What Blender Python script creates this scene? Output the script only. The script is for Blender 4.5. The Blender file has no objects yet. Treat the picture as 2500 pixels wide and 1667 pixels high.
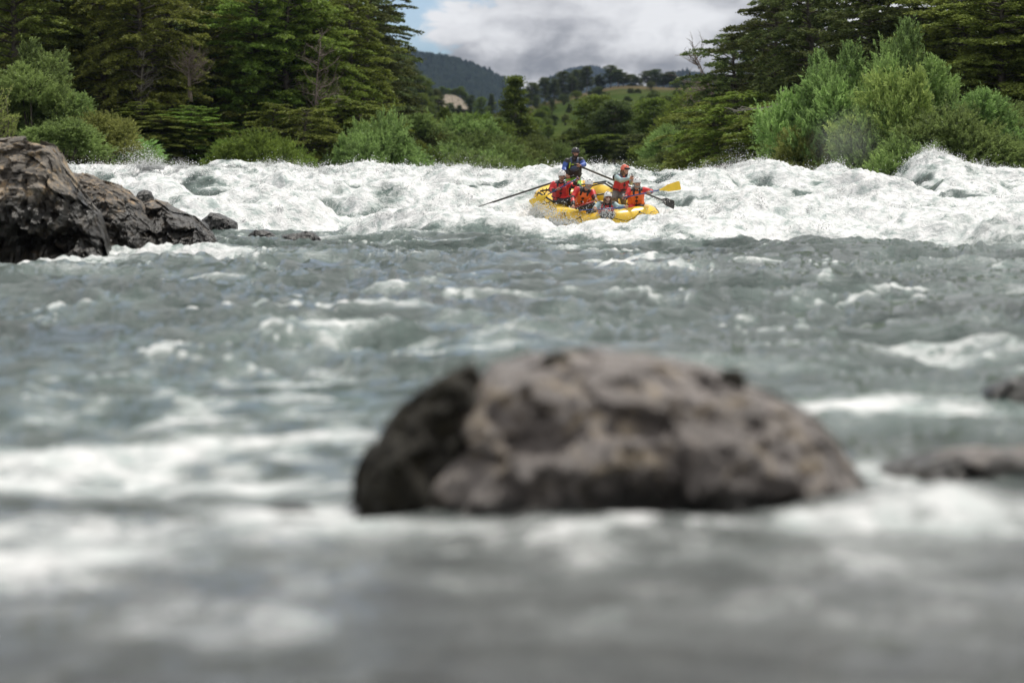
import bpy, math, random
import numpy as np
from mathutils import Vector, Matrix, Quaternion
PI = math.pi
scene = bpy.context.scene
col = scene.collection

# ------------------------------------------------------------------ camera
F = 85.0 / 36.0 * 2500.0          # focal length in photo pixels
HCAM = 1.3
PITCH = math.atan((833.5 - 430.0) / F)
cam_data = bpy.data.cameras.new('camera')
cam = bpy.data.objects.new('camera', cam_data)
col.objects.link(cam)
cam.location = (0, 0, HCAM)
cam.rotation_euler = (PI / 2 - PITCH, 0, 0)
cam_data.lens = 85.0
cam_data.sensor_width = 36.0
cam_data.clip_start = 0.1
cam_data.clip_end = 20000.0
cam_data.dof.use_dof = True
cam_data.dof.focus_distance = 64.0
cam_data.dof.aperture_fstop = 1.25
scene.camera = cam

# ------------------------------------------------------------------ world
SUN_EL, SUN_AZ = math.radians(63), math.radians(38)   # azimuth clockwise from +Y (camera looks along +Y)
world = bpy.data.worlds.new('World')
scene.world = world
world.use_nodes = True


def N(nt, t, **kw):
    n = nt.nodes.new(t)
    for k, v in kw.items():
        if k in ('loc',):
            continue
        setattr(n, k, v)
    return n


def L(nt, a, ai, b, bi):
    nt.links.new(a.outputs[ai], b.inputs[bi])


def ramp(nt, stops, src=None, interp='LINEAR'):
    r = nt.nodes.new('ShaderNodeValToRGB')
    cr = r.color_ramp
    cr.interpolation = interp
    while len(cr.elements) < len(stops):
        cr.elements.new(0.5)
    for e, (p, c) in zip(cr.elements, stops):
        e.position = p
        e.color = (c, c, c, 1) if isinstance(c, (int, float)) else (*c, 1)
    if src is not None:
        nt.links.new(src, r.inputs[0])
    return r


def mathn(nt, op, a, b=None, c=None, clamp=False):
    m = nt.nodes.new('ShaderNodeMath')
    m.operation = op
    m.use_clamp = clamp
    for i, v in enumerate((a, b, c)):
        if v is None:
            continue
        if isinstance(v, (int, float)):
            m.inputs[i].default_value = v
        else:
            nt.links.new(v, m.inputs[i])
    return m.outputs[0]


def noise(nt, vec, scale, detail=4, rough=0.55, dist=0.0, out='Fac'):
    n = nt.nodes.new('ShaderNodeTexNoise')
    n.inputs['Scale'].default_value = scale
    n.inputs['Detail'].default_value = detail
    n.inputs['Roughness'].default_value = rough
    n.inputs['Distortion'].default_value = dist
    if vec is not None:
        nt.links.new(vec, n.inputs['Vector'])
    return n.outputs[out]


def mixc(nt, fac, a, b, mode='MIX'):
    m = nt.nodes.new('ShaderNodeMix')
    m.data_type = 'RGBA'
    m.blend_type = mode
    for sock, v in ((m.inputs[0], fac), (m.inputs[6], a), (m.inputs[7], b)):
        if isinstance(v, (int, float)):
            sock.default_value = v
        elif isinstance(v, tuple):
            sock.default_value = (*v, 1)
        else:
            nt.links.new(v, sock)
    return m.outputs[2]


def mapping(nt, vec, scale=(1, 1, 1), loc=(0, 0, 0), rot=(0, 0, 0)):
    m = nt.nodes.new('ShaderNodeMapping')
    m.inputs['Scale'].default_value = scale
    m.inputs['Location'].default_value = loc
    m.inputs['Rotation'].default_value = rot
    nt.links.new(vec, m.inputs['Vector'])
    return m.outputs[0]


def build_world():
    nt = world.node_tree
    nt.nodes.clear()
    tc = N(nt, 'ShaderNodeTexCoord')
    d = tc.outputs['Generated']
    sky = N(nt, 'ShaderNodeTexSky')
    sky.sky_type = 'NISHITA'
    sky.sun_disc = False
    sky.sun_elevation = SUN_EL
    sky.sun_rotation = SUN_AZ
    sky.altitude = 400
    b1 = N(nt, 'ShaderNodeBackground')
    b1.inputs[1].default_value = 0.12
    nt.links.new(mixc(nt, 1.0, sky.outputs[0], (0.60, 0.78, 1.0), 'MULTIPLY'), b1.inputs[0])
    # clouds: two layers of wind drawn cumulus, finer towards the horizon
    v1 = mapping(nt, d, (17, 17, 30), (3.1, 0.4, 0.55))
    warp = noise(nt, v1, 1.3, 3, 0.5, 0.0, 'Color')
    vw = N(nt, 'ShaderNodeVectorMath', operation='MULTIPLY_ADD')
    nt.links.new(warp, vw.inputs[0])
    vw.inputs[1].default_value = (0.6, 0.6, 0.6)
    nt.links.new(v1, vw.inputs[2])
    n1 = noise(nt, vw.outputs[0], 1.3, 12, 0.58)
    v2 = mapping(nt, d, (11, 11, 80), (0.3, 2.4, 1.2))
    n2 = noise(nt, v2, 1.0, 6, 0.5, 0.4)
    sp = N(nt, 'ShaderNodeSeparateXYZ')
    nt.links.new(d, sp.inputs[0])
    # flat grey bases near the horizon, sunlit tops above them
    elev = mathn(nt, 'MULTIPLY', mathn(nt, 'SUBTRACT', sp.outputs[2], 0.050), 17.0)
    elev = mathn(nt, 'MAXIMUM', mathn(nt, 'MINIMUM', elev, 0.30), -0.12)
    s = mathn(nt, 'MULTIPLY_ADD', n1, 2.6, elev)
    s2 = mathn(nt, 'MULTIPLY_ADD', n2, 0.9, s)
    s3 = mathn(nt, 'SUBTRACT', s2, 1.27)
    # a long flat cloud base lies above the far hills
    bz = mathn(nt, 'MULTIPLY_ADD', n1, 0.012, mathn(nt, 'SUBTRACT', sp.outputs[2], 0.0545))
    bz = mathn(nt, 'DIVIDE', bz, 0.0045)
    bz = mathn(nt, 'POWER', 2.718, mathn(nt, 'MULTIPLY', mathn(nt, 'MULTIPLY', bz, bz), -1.0))
    s3 = mathn(nt, 'MULTIPLY_ADD', bz, -0.17, s3)
    cr = ramp(nt, [(0.0, (0.25, 0.247, 0.245)), (0.25, (0.41, 0.403, 0.398)), (0.48, (0.61, 0.60, 0.59)), (0.72, (0.80, 0.79, 0.775)), (1.0, (0.95, 0.94, 0.92))], s3)
    b2 = N(nt, 'ShaderNodeBackground')
    b2.inputs[1].default_value = 1.0
    L(nt, cr, 0, b2, 0)
    # cover: mostly closed, with an opening high on the left
    g = mathn(nt, 'MULTIPLY_ADD', sp.outputs[0], -13.0, 0.0)
    g = mathn(nt, 'MULTIPLY_ADD', sp.outputs[2], 10.0, g)
    g = mathn(nt, 'MULTIPLY_ADD', n1, -1.5, g)
    gap = N(nt, 'ShaderNodeMapRange')
    gap.interpolation_type = 'SMOOTHSTEP'
    nt.links.new(g, gap.inputs[0])
    gap.inputs[1].default_value = 0.12
    gap.inputs[2].default_value = 0.26
    # the opening is limited: high above and far to the side the cover closes again
    big = noise(nt, mapping(nt, d, (1.6, 1.6, 2.2), (0.2, 0.1, 0.7)), 1.5, 5, 0.5)
    lim = ramp(nt, [(0.60, 1.0), (0.72, 0.0)], big)
    nearh = N(nt, 'ShaderNodeMapRange')
    nt.links.new(sp.outputs[2], nearh.inputs[0])
    nearh.inputs[1].default_value = 0.1
    nearh.inputs[2].default_value = 0.25
    nearh.inputs[3].default_value = 0.0
    nearh.inputs[4].default_value = 1.0
    k = mathn(nt, 'MULTIPLY', nearh.outputs[0], lim.outputs[0])
    cover_gap = mathn(nt, 'SUBTRACT', gap.outputs[0], k, clamp=True)
    mx = N(nt, 'ShaderNodeMixShader')
    nt.links.new(cover_gap, mx.inputs[0])
    L(nt, b2, 0, mx, 1)
    # blue seen through thin veil
    veil = N(nt, 'ShaderNodeMixShader')
    veil.inputs[0].default_value = 0.2
    L(nt, b1, 0, veil, 1)
    L(nt, b2, 0, veil, 2)
    L(nt, veil, 0, mx, 2)
    out = N(nt, 'ShaderNodeOutputWorld')
    L(nt, mx, 0, out, 0)


build_world()

sun_data = bpy.data.lights.new('sun', 'SUN')
sun_data.energy = 3.2
sun_data.angle = math.radians(1.5)
sun_data.color = (1.0, 0.955, 0.88)
sun = bpy.data.objects.new('sun', sun_data)
col.objects.link(sun)
sdir = Vector((math.sin(SUN_AZ) * math.cos(SUN_EL), math.cos(SUN_AZ) * math.cos(SUN_EL), math.sin(SUN_EL)))
sun.rotation_euler = sdir.to_track_quat('Z', 'Y').to_euler()
sun.location = (0, -20, 60)

scene.view_settings.view_transform = 'Standard'
scene.view_settings.look = 'None'
scene.view_settings.gamma = 1.0
scene.view_settings.exposure = 0.0
scene.cycles.use_denoising = True
try:
    scene.cycles.denoiser = 'OPENIMAGEDENOISE'
    scene.cycles.denoising_input_passes = 'RGB_ALBEDO_NORMAL'
except Exception:
    pass
scene.cycles.max_bounces = 6
scene.cycles.diffuse_bounces = 3
scene.cycles.glossy_bounces = 2
scene.cycles.transmission_bounces = 4
scene.cycles.volume_bounces = 0
scene.cycles.transparent_max_bounces = 4
scene.cycles.sample_clamp_indirect = 4.0
scene.cycles.sample_clamp_direct = 12.0


# ------------------------------------------------------------------ helpers
def P(px, py, D):
    """world point seen at photo pixel (px,py) at distance D along +Y"""
    u = (px - 1250.0) / F
    v = (833.5 - py) / F
    fy = math.cos(PITCH) + math.sin(PITCH) * v
    fz = -math.sin(PITCH) + math.cos(PITCH) * v
    s = D / fy
    return Vector((u * s, D, HCAM + fz * s))


def tag(o, label=None, cat=None, group=None, kind=None):
    if label: o['label'] = label
    if cat: o['category'] = cat
    if group: o['group'] = group
    if kind: o['kind'] = kind
    return o


def thing(name, label, cat, loc=(0, 0, 0), group=None):
    o = bpy.data.objects.new(name, None)
    o.empty_display_size = 0.2
    col.objects.link(o)
    o.location = loc
    return tag(o, label, cat, group)


def link_mesh(name, me, parent=None, loc=None):
    o = bpy.data.objects.new(name, me)
    col.objects.link(o)
    if parent is not None:
        o.parent = parent
    if loc is not None:
        o.location = loc
    return o


def mesh_np(name, verts, faces, mats=(), smooth=False, attrs=None, fmat=None):
    """verts (N,3), faces (M,k) uniform k"""
    me = bpy.data.meshes.new(name)
    verts = np.asarray(verts, dtype=np.float32)
    faces = np.asarray(faces, dtype=np.int32)
    k = faces.shape[1]
    me.vertices.add(len(verts))
    me.vertices.foreach_set('co', verts.ravel())
    me.loops.add(faces.size)
    me.loops.foreach_set('vertex_index', faces.ravel())
    me.polygons.add(len(faces))
    me.polygons.foreach_set('loop_start', np.arange(0, faces.size, k, dtype=np.int32))
    try:
        me.polygons.foreach_set('loop_total', np.full(len(faces), k, dtype=np.int32))
    except Exception:
        pass
    for m in mats:
        me.materials.append(m)
    if fmat is not None:
        me.polygons.foreach_set('material_index', np.asarray(fmat, dtype=np.int32))
    me.polygons.foreach_set('use_smooth', np.full(len(faces), smooth, dtype=bool))
    me.update(calc_edges=True)
    if attrs:
        for an, arr in attrs.items():
            a = me.attributes.new(an, 'FLOAT', 'POINT')
            a.data.foreach_set('value', np.asarray(arr, dtype=np.float32).ravel())
    return me


# ---- numpy gradient noise
def _hash(ix, iy, iz, seed):
    h = (ix.astype(np.uint32) * np.uint32(374761393) + iy.astype(np.uint32) * np.uint32(668265263)
         + iz.astype(np.uint32) * np.uint32(2147483647) + np.uint32(seed * 974711 + 12345))
    h = (h ^ (h >> np.uint32(13))) * np.uint32(1274126177)
    h = (h ^ (h >> np.uint32(16))) * np.uint32(2246822519)
    return h ^ (h >> np.uint32(15))


def n2(x, y, seed=0):
    x = np.asarray(x, float); y = np.asarray(y, float)
    x0 = np.floor(x); y0 = np.floor(y)
    fx = x - x0; fy = y - y0
    ix = x0.astype(np.int64); iy = y0.astype(np.int64)
    ux = fx * fx * fx * (fx * (fx * 6 - 15) + 10)
    uy = fy * fy * fy * (fy * (fy * 6 - 15) + 10)
    z = np.zeros_like(ix)
    r = 0
    out = []
    for dx in (0, 1):
        for dy in (0, 1):
            a = _hash(ix + dx, iy + dy, z, seed).astype(np.float64) * (2 * PI / 4294967296.0)
            out.append(np.cos(a) * (fx - dx) + np.sin(a) * (fy - dy))
    a, b, c, d = out
    return ((a * (1 - uy) + b * uy) * (1 - ux) + (c * (1 - uy) + d * uy) * ux) * 1.5


def n3(x, y, z, seed=0):
    x0 = np.floor(x); y0 = np.floor(y); z0 = np.floor(z)
    fx = x - x0; fy = y - y0; fz = z - z0
    ix = x0.astype(np.int64); iy = y0.astype(np.int64); iz = z0.astype(np.int64)
    w = lambda t: t * t * (3 - 2 * t)
    ux, uy, uz = w(fx), w(fy), w(fz)
    r = 0
    for dx in (0, 1):
        for dy in (0, 1):
            for dz in (0, 1):
                h = _hash(ix + dx, iy + dy, iz + dz, seed).astype(np.float64) / 4294967296.0 * 2 - 1
                r = r + h * (ux if dx else 1 - ux) * (uy if dy else 1 - uy) * (uz if dz else 1 - uz)
    return r


def sstep(a, b, x):
    t = np.clip((x - a) / (b - a), 0, 1)
    return t * t * (3 - 2 * t)


# ---- small mesh builder (tubes, boxes, lathes) in python lists
class MB:
    def __init__(s):
        s.v = []; s.f = []; s.m = []

    def add(s, vs, fs, mi=0):
        b = len(s.v)
        s.v += [tuple(v) for v in vs]
        s.f += [tuple(i + b for i in f) for f in fs]
        s.m += [mi] * len(fs)

    def tube(s, pts, radii, n=8, mi=0, cap=True, closed=False, flat=None):
        pts = [Vector(p) for p in pts]
        if isinstance(radii, (int, float)):
            radii = [radii] * len(pts)
        vs = []; fs = []
        m = len(pts)
        up = None
        for i, p in enumerate(pts):
            if closed:
                t = (pts[(i + 1) % m] - pts[i - 1])
            else:
                t = pts[min(i + 1, m - 1)] - pts[max(i - 1, 0)]
            t = t.normalized() if t.length > 1e-9 else Vector((0, 0, 1))
            if up is None:
                up = Vector((0, 0, 1)) if abs(t.z) < 0.9 else Vector((0, 1, 0))
            a = t.cross(up)
            if a.length < 1e-5:
                a = t.cross(Vector((1, 0, 0)))
            a.normalize()
            b = a.cross(t).normalized()
            up = b
            r = radii[i]
            for k in range(n):
                an = 2 * PI * k / n
                ca, sa = math.cos(an), math.sin(an)
                if flat:
                    ca *= flat[0]; sa *= flat[1]
                vs.append(p + a * (ca * r) + b * (sa * r))
        rng = m if closed else m - 1
        for i in range(rng):
            j = (i + 1) % m
            for k in range(n):
                k2 = (k + 1) % n
                fs.append((i * n + k, i * n + k2, j * n + k2, j * n + k))
        if cap and not closed:
            fs.append(tuple(range(n))[::-1])
            fs.append(tuple((m - 1) * n + k for k in range(n)))
        s.add(vs, fs, mi)

    def capsule(s, a, ra, b, rb, n=12, mi=0):
        a = Vector(a); b = Vector(b)
        d = b - a
        if d.length < 1e-6:
            d = Vector((0, 0, 1e-4)); b = a + d
        t = d.normalized()
        pts = []; rad = []
        for k in range(5):
            an = PI / 2 * k / 4
            pts.append(a - t * ra * math.cos(an)); rad.append(max(ra * math.sin(an), 1e-3))
        for k in range(5):
            an = PI / 2 * (1 - k / 4)
            pts.append(b + t * rb * math.cos(an)); rad.append(max(rb * math.sin(an), 1e-3))
        s.tube(pts, rad, n, mi)

    def ellipsoid(s, c, axes, n=14, m=10, mi=0):
        c = Vector(c)
        A, B, C_ = [Vector(a) for a in axes]
        vs = []; fs = []
        for i in range(m + 1):
            th = PI * i / m
            for k in range(n):
                ph = 2 * PI * k / n
                vs.append(c + A * (math.sin(th) * math.cos(ph)) + B * (math.sin(th) * math.sin(ph)) + C_ * math.cos(th))
        for i in range(m):
            for k in range(n):
                k2 = (k + 1) % n
                fs.append((i * n + k, (i + 1) * n + k, (i + 1) * n + k2, i * n + k2))
        s.add(vs, fs, mi)

    def box(s, c, ax, mi=0):
        c = Vector(c)
        A, B, C_ = [Vector(a) for a in ax]
        vs = [c + A * i + B * j + C_ * k for i in (-1, 1) for j in (-1, 1) for k in (-1, 1)]
        fs = [(0, 1, 3, 2), (4, 6, 7, 5), (0, 4, 5, 1), (2, 3, 7, 6), (0, 2, 6, 4), (1, 5, 7, 3)]
        s.add(vs, fs, mi)

    def mesh(s, name, mats=(), smooth=True, off=None):
        me = bpy.data.meshes.new(name)
        vs = s.v if off is None else [(v[0] - off[0], v[1] - off[1], v[2] - off[2]) for v in s.v]
        me.from_pydata(vs, [], s.f)
        for m in mats:
            me.materials.append(m)
        me.polygons.foreach_set('material_index', s.m)
        me.polygons.foreach_set('use_smooth', [smooth] * len(s.f))
        me.update()
        return me

    def build(s, name, mats, parent=None, smooth=True, off=None):
        if not isinstance(mats, (list, tuple)):
            mats = [mats]
        return link_mesh(name, s.mesh(name, mats, smooth, off), parent)


def remesh(mb, voxel, smooth_it=4, ratio=1.0, matfn=None, mats=(), name='m', off=(0, 0, 0), wrinkle=0.0, wscale=12.0):
    """union of closed volumes grown into one continuous surface"""
    me = mb.mesh('tmp', (), True)
    o = bpy.data.objects.new('tmp', me)
    col.objects.link(o)
    r = o.modifiers.new('r', 'REMESH'); r.mode = 'VOXEL'; r.voxel_size = voxel
    s = o.modifiers.new('s', 'SMOOTH'); s.factor = 0.5; s.iterations = smooth_it
    if ratio < 1:
        d = o.modifiers.new('d', 'DECIMATE'); d.ratio = ratio
    dg = bpy.context.evaluated_depsgraph_get()
    res = bpy.data.meshes.new_from_object(o.evaluated_get(dg))
    bpy.data.objects.remove(o)
    bpy.data.meshes.remove(me)
    res.name = name
    n = len(res.vertices)
    co = np.empty(n * 3, np.float32); res.vertices.foreach_get('co', co); co = co.reshape(-1, 3)
    if wrinkle:
        nn = np.empty(n * 3, np.float32); res.vertices.foreach_get('normal', nn); nn = nn.reshape(-1, 3)
        w = n3(co[:, 0] * wscale, co[:, 1] * wscale, co[:, 2] * wscale * 1.6, 5) + 0.5 * n3(co[:, 0] * wscale * 2.3, co[:, 1] * wscale * 2.3, co[:, 2] * wscale * 3, 6)
        co = co + nn * (w * wrinkle)[:, None]
    res.materials.clear()
    for m in mats:
        res.materials.append(m)
    npoly = len(res.polygons)
    if matfn is not None:
        cen = np.empty(npoly * 3, np.float32); res.polygons.foreach_get('center', cen); cen = cen.reshape(-1, 3)
        res.polygons.foreach_set('material_index', matfn(cen).astype(np.int32))
    res.polygons.foreach_set('use_smooth', np.ones(npoly, bool))
    co = co - np.array(off, np.float32)
    res.vertices.foreach_set('co', co.astype(np.float32).ravel())
    res.update()
    return res


# ------------------------------------------------------------------ materials
def new_mat(name):
    m = bpy.data.materials.new(name)
    m.use_nodes = True
    nt = m.node_tree
    nt.nodes.clear()
    out = N(nt, 'ShaderNodeOutputMaterial')
    return m, nt, out


def simple_mat(name, color, rough=0.6, var=0.15, scale=20, metal=0.0, bump=0.0, spec=0.5, wet=None):
    m, nt, out = new_mat(name)
    p = N(nt, 'ShaderNodeBsdfPrincipled')
    tc = N(nt, 'ShaderNodeTexCoord')
    nz = noise(nt, tc.outputs['Object'], scale, 5, 0.6)
    dark = tuple(c * (1 - var) for c in color)
    lite = tuple(min(1, c * (1 + var)) for c in color)
    r = ramp(nt, [(0.3, dark), (0.7, lite)], nz)
    L(nt, r, 0, p, 'Base Color')
    p.inputs['Roughness'].default_value = rough
    p.inputs['Metallic'].default_value = metal
    p.inputs['Specular IOR Level'].default_value = spec
    if bump:
        b = N(nt, 'ShaderNodeBump')
        b.inputs['Strength'].default_value = bump
        b.inputs['Distance'].default_value = 0.01
        nt.links.new(noise(nt, tc.outputs['Object'], scale * 2.2, 5, 0.6), b.inputs['Height'])
        L(nt, b, 0, p, 'Normal')
    L(nt, p, 0, out, 0)
    return m


def leaf_mat(name, dark, light, trans=0.45, hue=0.02):
    m, nt, out = new_mat(name)
    at = N(nt, 'ShaderNodeAttribute'); at.attribute_name = 'tone'
    oi = N(nt, 'ShaderNodeObjectInfo')
    r = ramp(nt, [(0.0, dark), (1.0, light)], at.outputs['Fac'])
    hs = N(nt, 'ShaderNodeHueSaturation')
    h = mathn(nt, 'MULTIPLY_ADD', oi.outputs['Random'], hue * 2, 0.5 - hue)
    nt.links.new(h, hs.inputs['Hue'])
    v = mathn(nt, 'MULTIPLY_ADD', oi.outputs['Random'], 0.5, 0.75)
    nt.links.new(v, hs.inputs['Value'])
    L(nt, r, 0, hs, 'Color')
    d = N(nt, 'ShaderNodeBsdfDiffuse')
    t = N(nt, 'ShaderNodeBsdfTranslucent')
    L(nt, hs, 0, d, 0); L(nt, hs, 0, t, 0)
    mx = N(nt, 'ShaderNodeMixShader'); mx.inputs[0].default_value = trans
    L(nt, d, 0, mx, 1); L(nt, t, 0, mx, 2)
    g = N(nt, 'ShaderNodeBsdfGlossy'); g.inputs['Roughness'].default_value = 0.4
    g.inputs['Color'].default_value = (0.6, 0.65, 0.6, 1)
    m2 = N(nt, 'ShaderNodeMixShader'); m2.inputs[0].default_value = 0.02
    L(nt, mx, 0, m2, 1); L(nt, g, 0, m2, 2)
    L(nt, m2, 0, out, 0)
    return m


M_LEAF_OLIVE = leaf_mat('leaf_olive', (0.045, 0.060, 0.018), (0.30, 0.35, 0.08))
M_LEAF_GREEN = leaf_mat('leaf_green', (0.038, 0.065, 0.016), (0.27, 0.36, 0.07))
M_LEAF_DARK = leaf_mat('leaf_dark', (0.020, 0.034, 0.013), (0.17, 0.21, 0.07))
M_LEAF_WILLOW = leaf_mat('leaf_willow', (0.07, 0.105, 0.040), (0.37, 0.53, 0.17), 0.5)
M_LEAF_BRIGHT = leaf_mat('leaf_bright', (0.11, 0.16, 0.035), (0.42, 0.48, 0.15), 0.5)
M_LEAF_MOSS = leaf_mat('leaf_weeping', (0.06, 0.075, 0.025), (0.22, 0.28, 0.085), 0.4)
M_BARK = simple_mat('bark', (0.10, 0.085, 0.07), 0.9, 0.4, 6, bump=0.5)
M_BARK_PALE = simple_mat('bark_pale', (0.24, 0.22, 0.19), 0.9, 0.3, 6, bump=0.5)
M_TWIG = simple_mat('dead_twig', (0.17, 0.135, 0.115), 0.9, 0.3, 6)


def ground_mat():
    m, nt, out = new_mat('ground_soil_grass')
    p = N(nt, 'ShaderNodeBsdfPrincipled')
    g = N(nt, 'ShaderNodeNewGeometry')
    pos = g.outputs['Position']
    a = noise(nt, pos, 0.035, 6, 0.6)
    b = noise(nt, pos, 0.6, 6, 0.65)
    near = ramp(nt, [(0.3, (0.022, 0.02, 0.014)), (0.7, (0.045, 0.048, 0.022))], b)
    sp = N(nt, 'ShaderNodeSeparateXYZ'); nt.links.new(pos, sp.inputs[0])
    grass = ramp(nt, [(0.3, (0.022, 0.04, 0.012)), (0.5, (0.05, 0.078, 0.02)), (0.62, (0.07, 0.088, 0.026)), (0.72, (0.075, 0.062, 0.036))], a)
    grass2 = mixc(nt, 0.35, grass.outputs[0], ramp(nt, [(0.3, (0.02, 0.036, 0.012)), (0.7, (0.085, 0.105, 0.034))], b).outputs[0])
    brown = ramp(nt, [(0.3, (0.085, 0.066, 0.038)), (0.7, (0.13, 0.11, 0.06))], b)
    fy = N(nt, 'ShaderNodeMapRange'); nt.links.new(sp.outputs[1], fy.inputs[0])
    fy.inputs[1].default_value = 230; fy.inputs[2].default_value = 300
    fb = N(nt, 'ShaderNodeMapRange')
    nt.links.new(mathn(nt, 'MULTIPLY_ADD', a, 130.0, sp.outputs[1]), fb.inputs[0])
    fb.inputs[1].default_value = 665; fb.inputs[2].default_value = 700
    c = mixc(nt, fy.outputs[0], near.outputs[0], grass2)
    c = mixc(nt, fb.outputs[0], c, brown.outputs[0])
    nt.links.new(c, p.inputs['Base Color'])
    p.inputs['Roughness'].default_value = 0.95
    p.inputs['Specular IOR Level'].default_value = 0.0
    L(nt, p, 0, out, 0)
    return m


def hill_mat(name, c1, c2):
    m, nt, out = new_mat(name)
    p = N(nt, 'ShaderNodeBsdfPrincipled')
    g = N(nt, 'ShaderNodeNewGeometry')
    a = noise(nt, g.outputs['Position'], 0.06, 6, 0.7)
    r = ramp(nt, [(0.35, c1), (0.65, c2)], a)
    L(nt, r, 0, p, 'Base Color')
    p.inputs['Roughness'].default_value = 1.0
    p.inputs['Specular IOR Level'].default_value = 0.0
    L(nt, p, 0, out, 0)
    return m


def water_mat():
    m, nt, out = new_mat('river_water')
    p = N(nt, 'ShaderNodeBsdfPrincipled')
    g = N(nt, 'ShaderNodeNewGeometry')
    pos = g.outputs['Position']
    at = N(nt, 'ShaderNodeAttribute'); at.attribute_name = 'foam'
    foam = at.outputs['Fac']
    # lacy foam: stretched noise and ridges
    pw = N(nt, 'ShaderNodeVectorMath', operation='MULTIPLY_ADD')
    nt.links.new(noise(nt, pos, 1.2, 4, 0.6, 0, 'Color'), pw.inputs[0])
    pw.inputs[1].default_value = (0.9, 0.9, 0.9)
    nt.links.new(pos, pw.inputs[2])
    vv = mapping(nt, pw.outputs[0], (1.0, 0.55, 1.6))
    l1 = noise(nt, vv, 2.2, 9, 0.68)
    l2 = noise(nt, vv, 9.0, 6, 0.7)
    ridge = mathn(nt, 'ABSOLUTE', mathn(nt, 'SUBTRACT', l1, 0.5))
    lace = mathn(nt, 'SUBTRACT', 1.0, mathn(nt, 'MULTIPLY', ridge, 7.0), clamp=True)
    s = mathn(nt, 'MULTIPLY_ADD', l1, 0.9, foam)
    s = mathn(nt, 'MULTIPLY_ADD', l2, 0.5, s)
    s = mathn(nt, 'MULTIPLY_ADD', lace, 0.16, s)
    mask = N(nt, 'ShaderNodeMapRange'); mask.interpolation_type = 'SMOOTHSTEP'
    nt.links.new(s, mask.inputs[0])
    mask.inputs[1].default_value = 0.98
    mask.inputs[2].default_value = 1.42
    wc = ramp(nt, [(0.3, (0.030, 0.046, 0.042)), (0.7, (0.080, 0.115, 0.103))], noise(nt, pos, 0.35, 4, 0.6))
    # aerated water is paler and greener where foam is near
    aer = N(nt, 'ShaderNodeMapRange'); nt.links.new(foam, aer.inputs[0])
    aer.inputs[1].default_value = 0.05; aer.inputs[2].default_value = 0.62
    wc2 = mixc(nt, aer.outputs[0], wc.outputs[0], (0.25, 0.335, 0.31))
    fc = ramp(nt, [(0.32, (0.40, 0.47, 0.46)), (0.46, (0.68, 0.71, 0.71)), (0.58, (0.85, 0.855, 0.86))], noise(nt, vv, 3.6, 5, 0.58))
    # water colour close by blends unevenly towards neutral grey
    spz = N(nt, 'ShaderNodeSeparateXYZ'); nt.links.new(pos, spz.inputs[0])
    near_grey = N(nt, 'ShaderNodeMapRange'); nt.links.new(mathn(nt, 'MULTIPLY_ADD', l1, 3.0, spz.outputs[1]), near_grey.inputs[0])
    near_grey.inputs[1].default_value = 15.0; near_grey.inputs[2].default_value = 9.0
    near_grey.inputs[3].default_value = 0.0; near_grey.inputs[4].default_value = 0.75
    wc2 = mixc(nt, near_grey.outputs[0], wc2, mixc(nt, aer.outputs[0], (0.085, 0.085, 0.086), (0.38, 0.38, 0.385)))
    c = mixc(nt, mask.outputs[0], wc2, fc.outputs[0])
    nt.links.new(c, p.inputs['Base Color'])
    rr = N(nt, 'ShaderNodeMapRange'); nt.links.new(mask.outputs[0], rr.inputs[0])
    rr.inputs[3].default_value = 0.07; rr.inputs[4].default_value = 0.6
    L(nt, rr, 0, p, 'Roughness')
    p.inputs['IOR'].default_value = 1.33
    # ripples + froth relief
    b1 = N(nt, 'ShaderNodeBump'); b1.inputs['Strength'].default_value = 0.9; b1.inputs['Distance'].default_value = 0.11
    nt.links.new(noise(nt, mapping(nt, pos, (0.85, 1.0, 1)), 4.2, 7, 0.62, 0.8), b1.inputs['Height'])
    b2 = N(nt, 'ShaderNodeBump'); b2.inputs['Distance'].default_value = 0.10
    nt.links.new(mathn(nt, 'MULTIPLY', mask.outputs[0], 0.42), b2.inputs['Strength'])
    nt.links.new(noise(nt, vv, 6.0, 4, 0.55, 0.5), b2.inputs['Height'])
    L(nt, b1, 0, b2, 'Normal')
    L(nt, b2, 0, p, 'Normal')
    L(nt, p, 0, out, 0)
    return m


def spray_mat():
    m, nt, out = new_mat('spray_white')
    d = N(nt, 'ShaderNodeBsdfPrincipled')
    d.inputs['Base Color'].default_value = (0.92, 0.93, 0.93, 1)
    d.inputs['Roughness'].default_value = 0.5
    t = N(nt, 'ShaderNodeBsdfTranslucent'); t.inputs[0].default_value = (0.92, 0.93, 0.94, 1)
    mx = N(nt, 'ShaderNodeMixShader'); mx.inputs[0].default_value = 0.5
    L(nt, d, 0, mx, 1); L(nt, t, 0, mx, 2); L(nt, mx, 0, out, 0)
    return m


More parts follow.
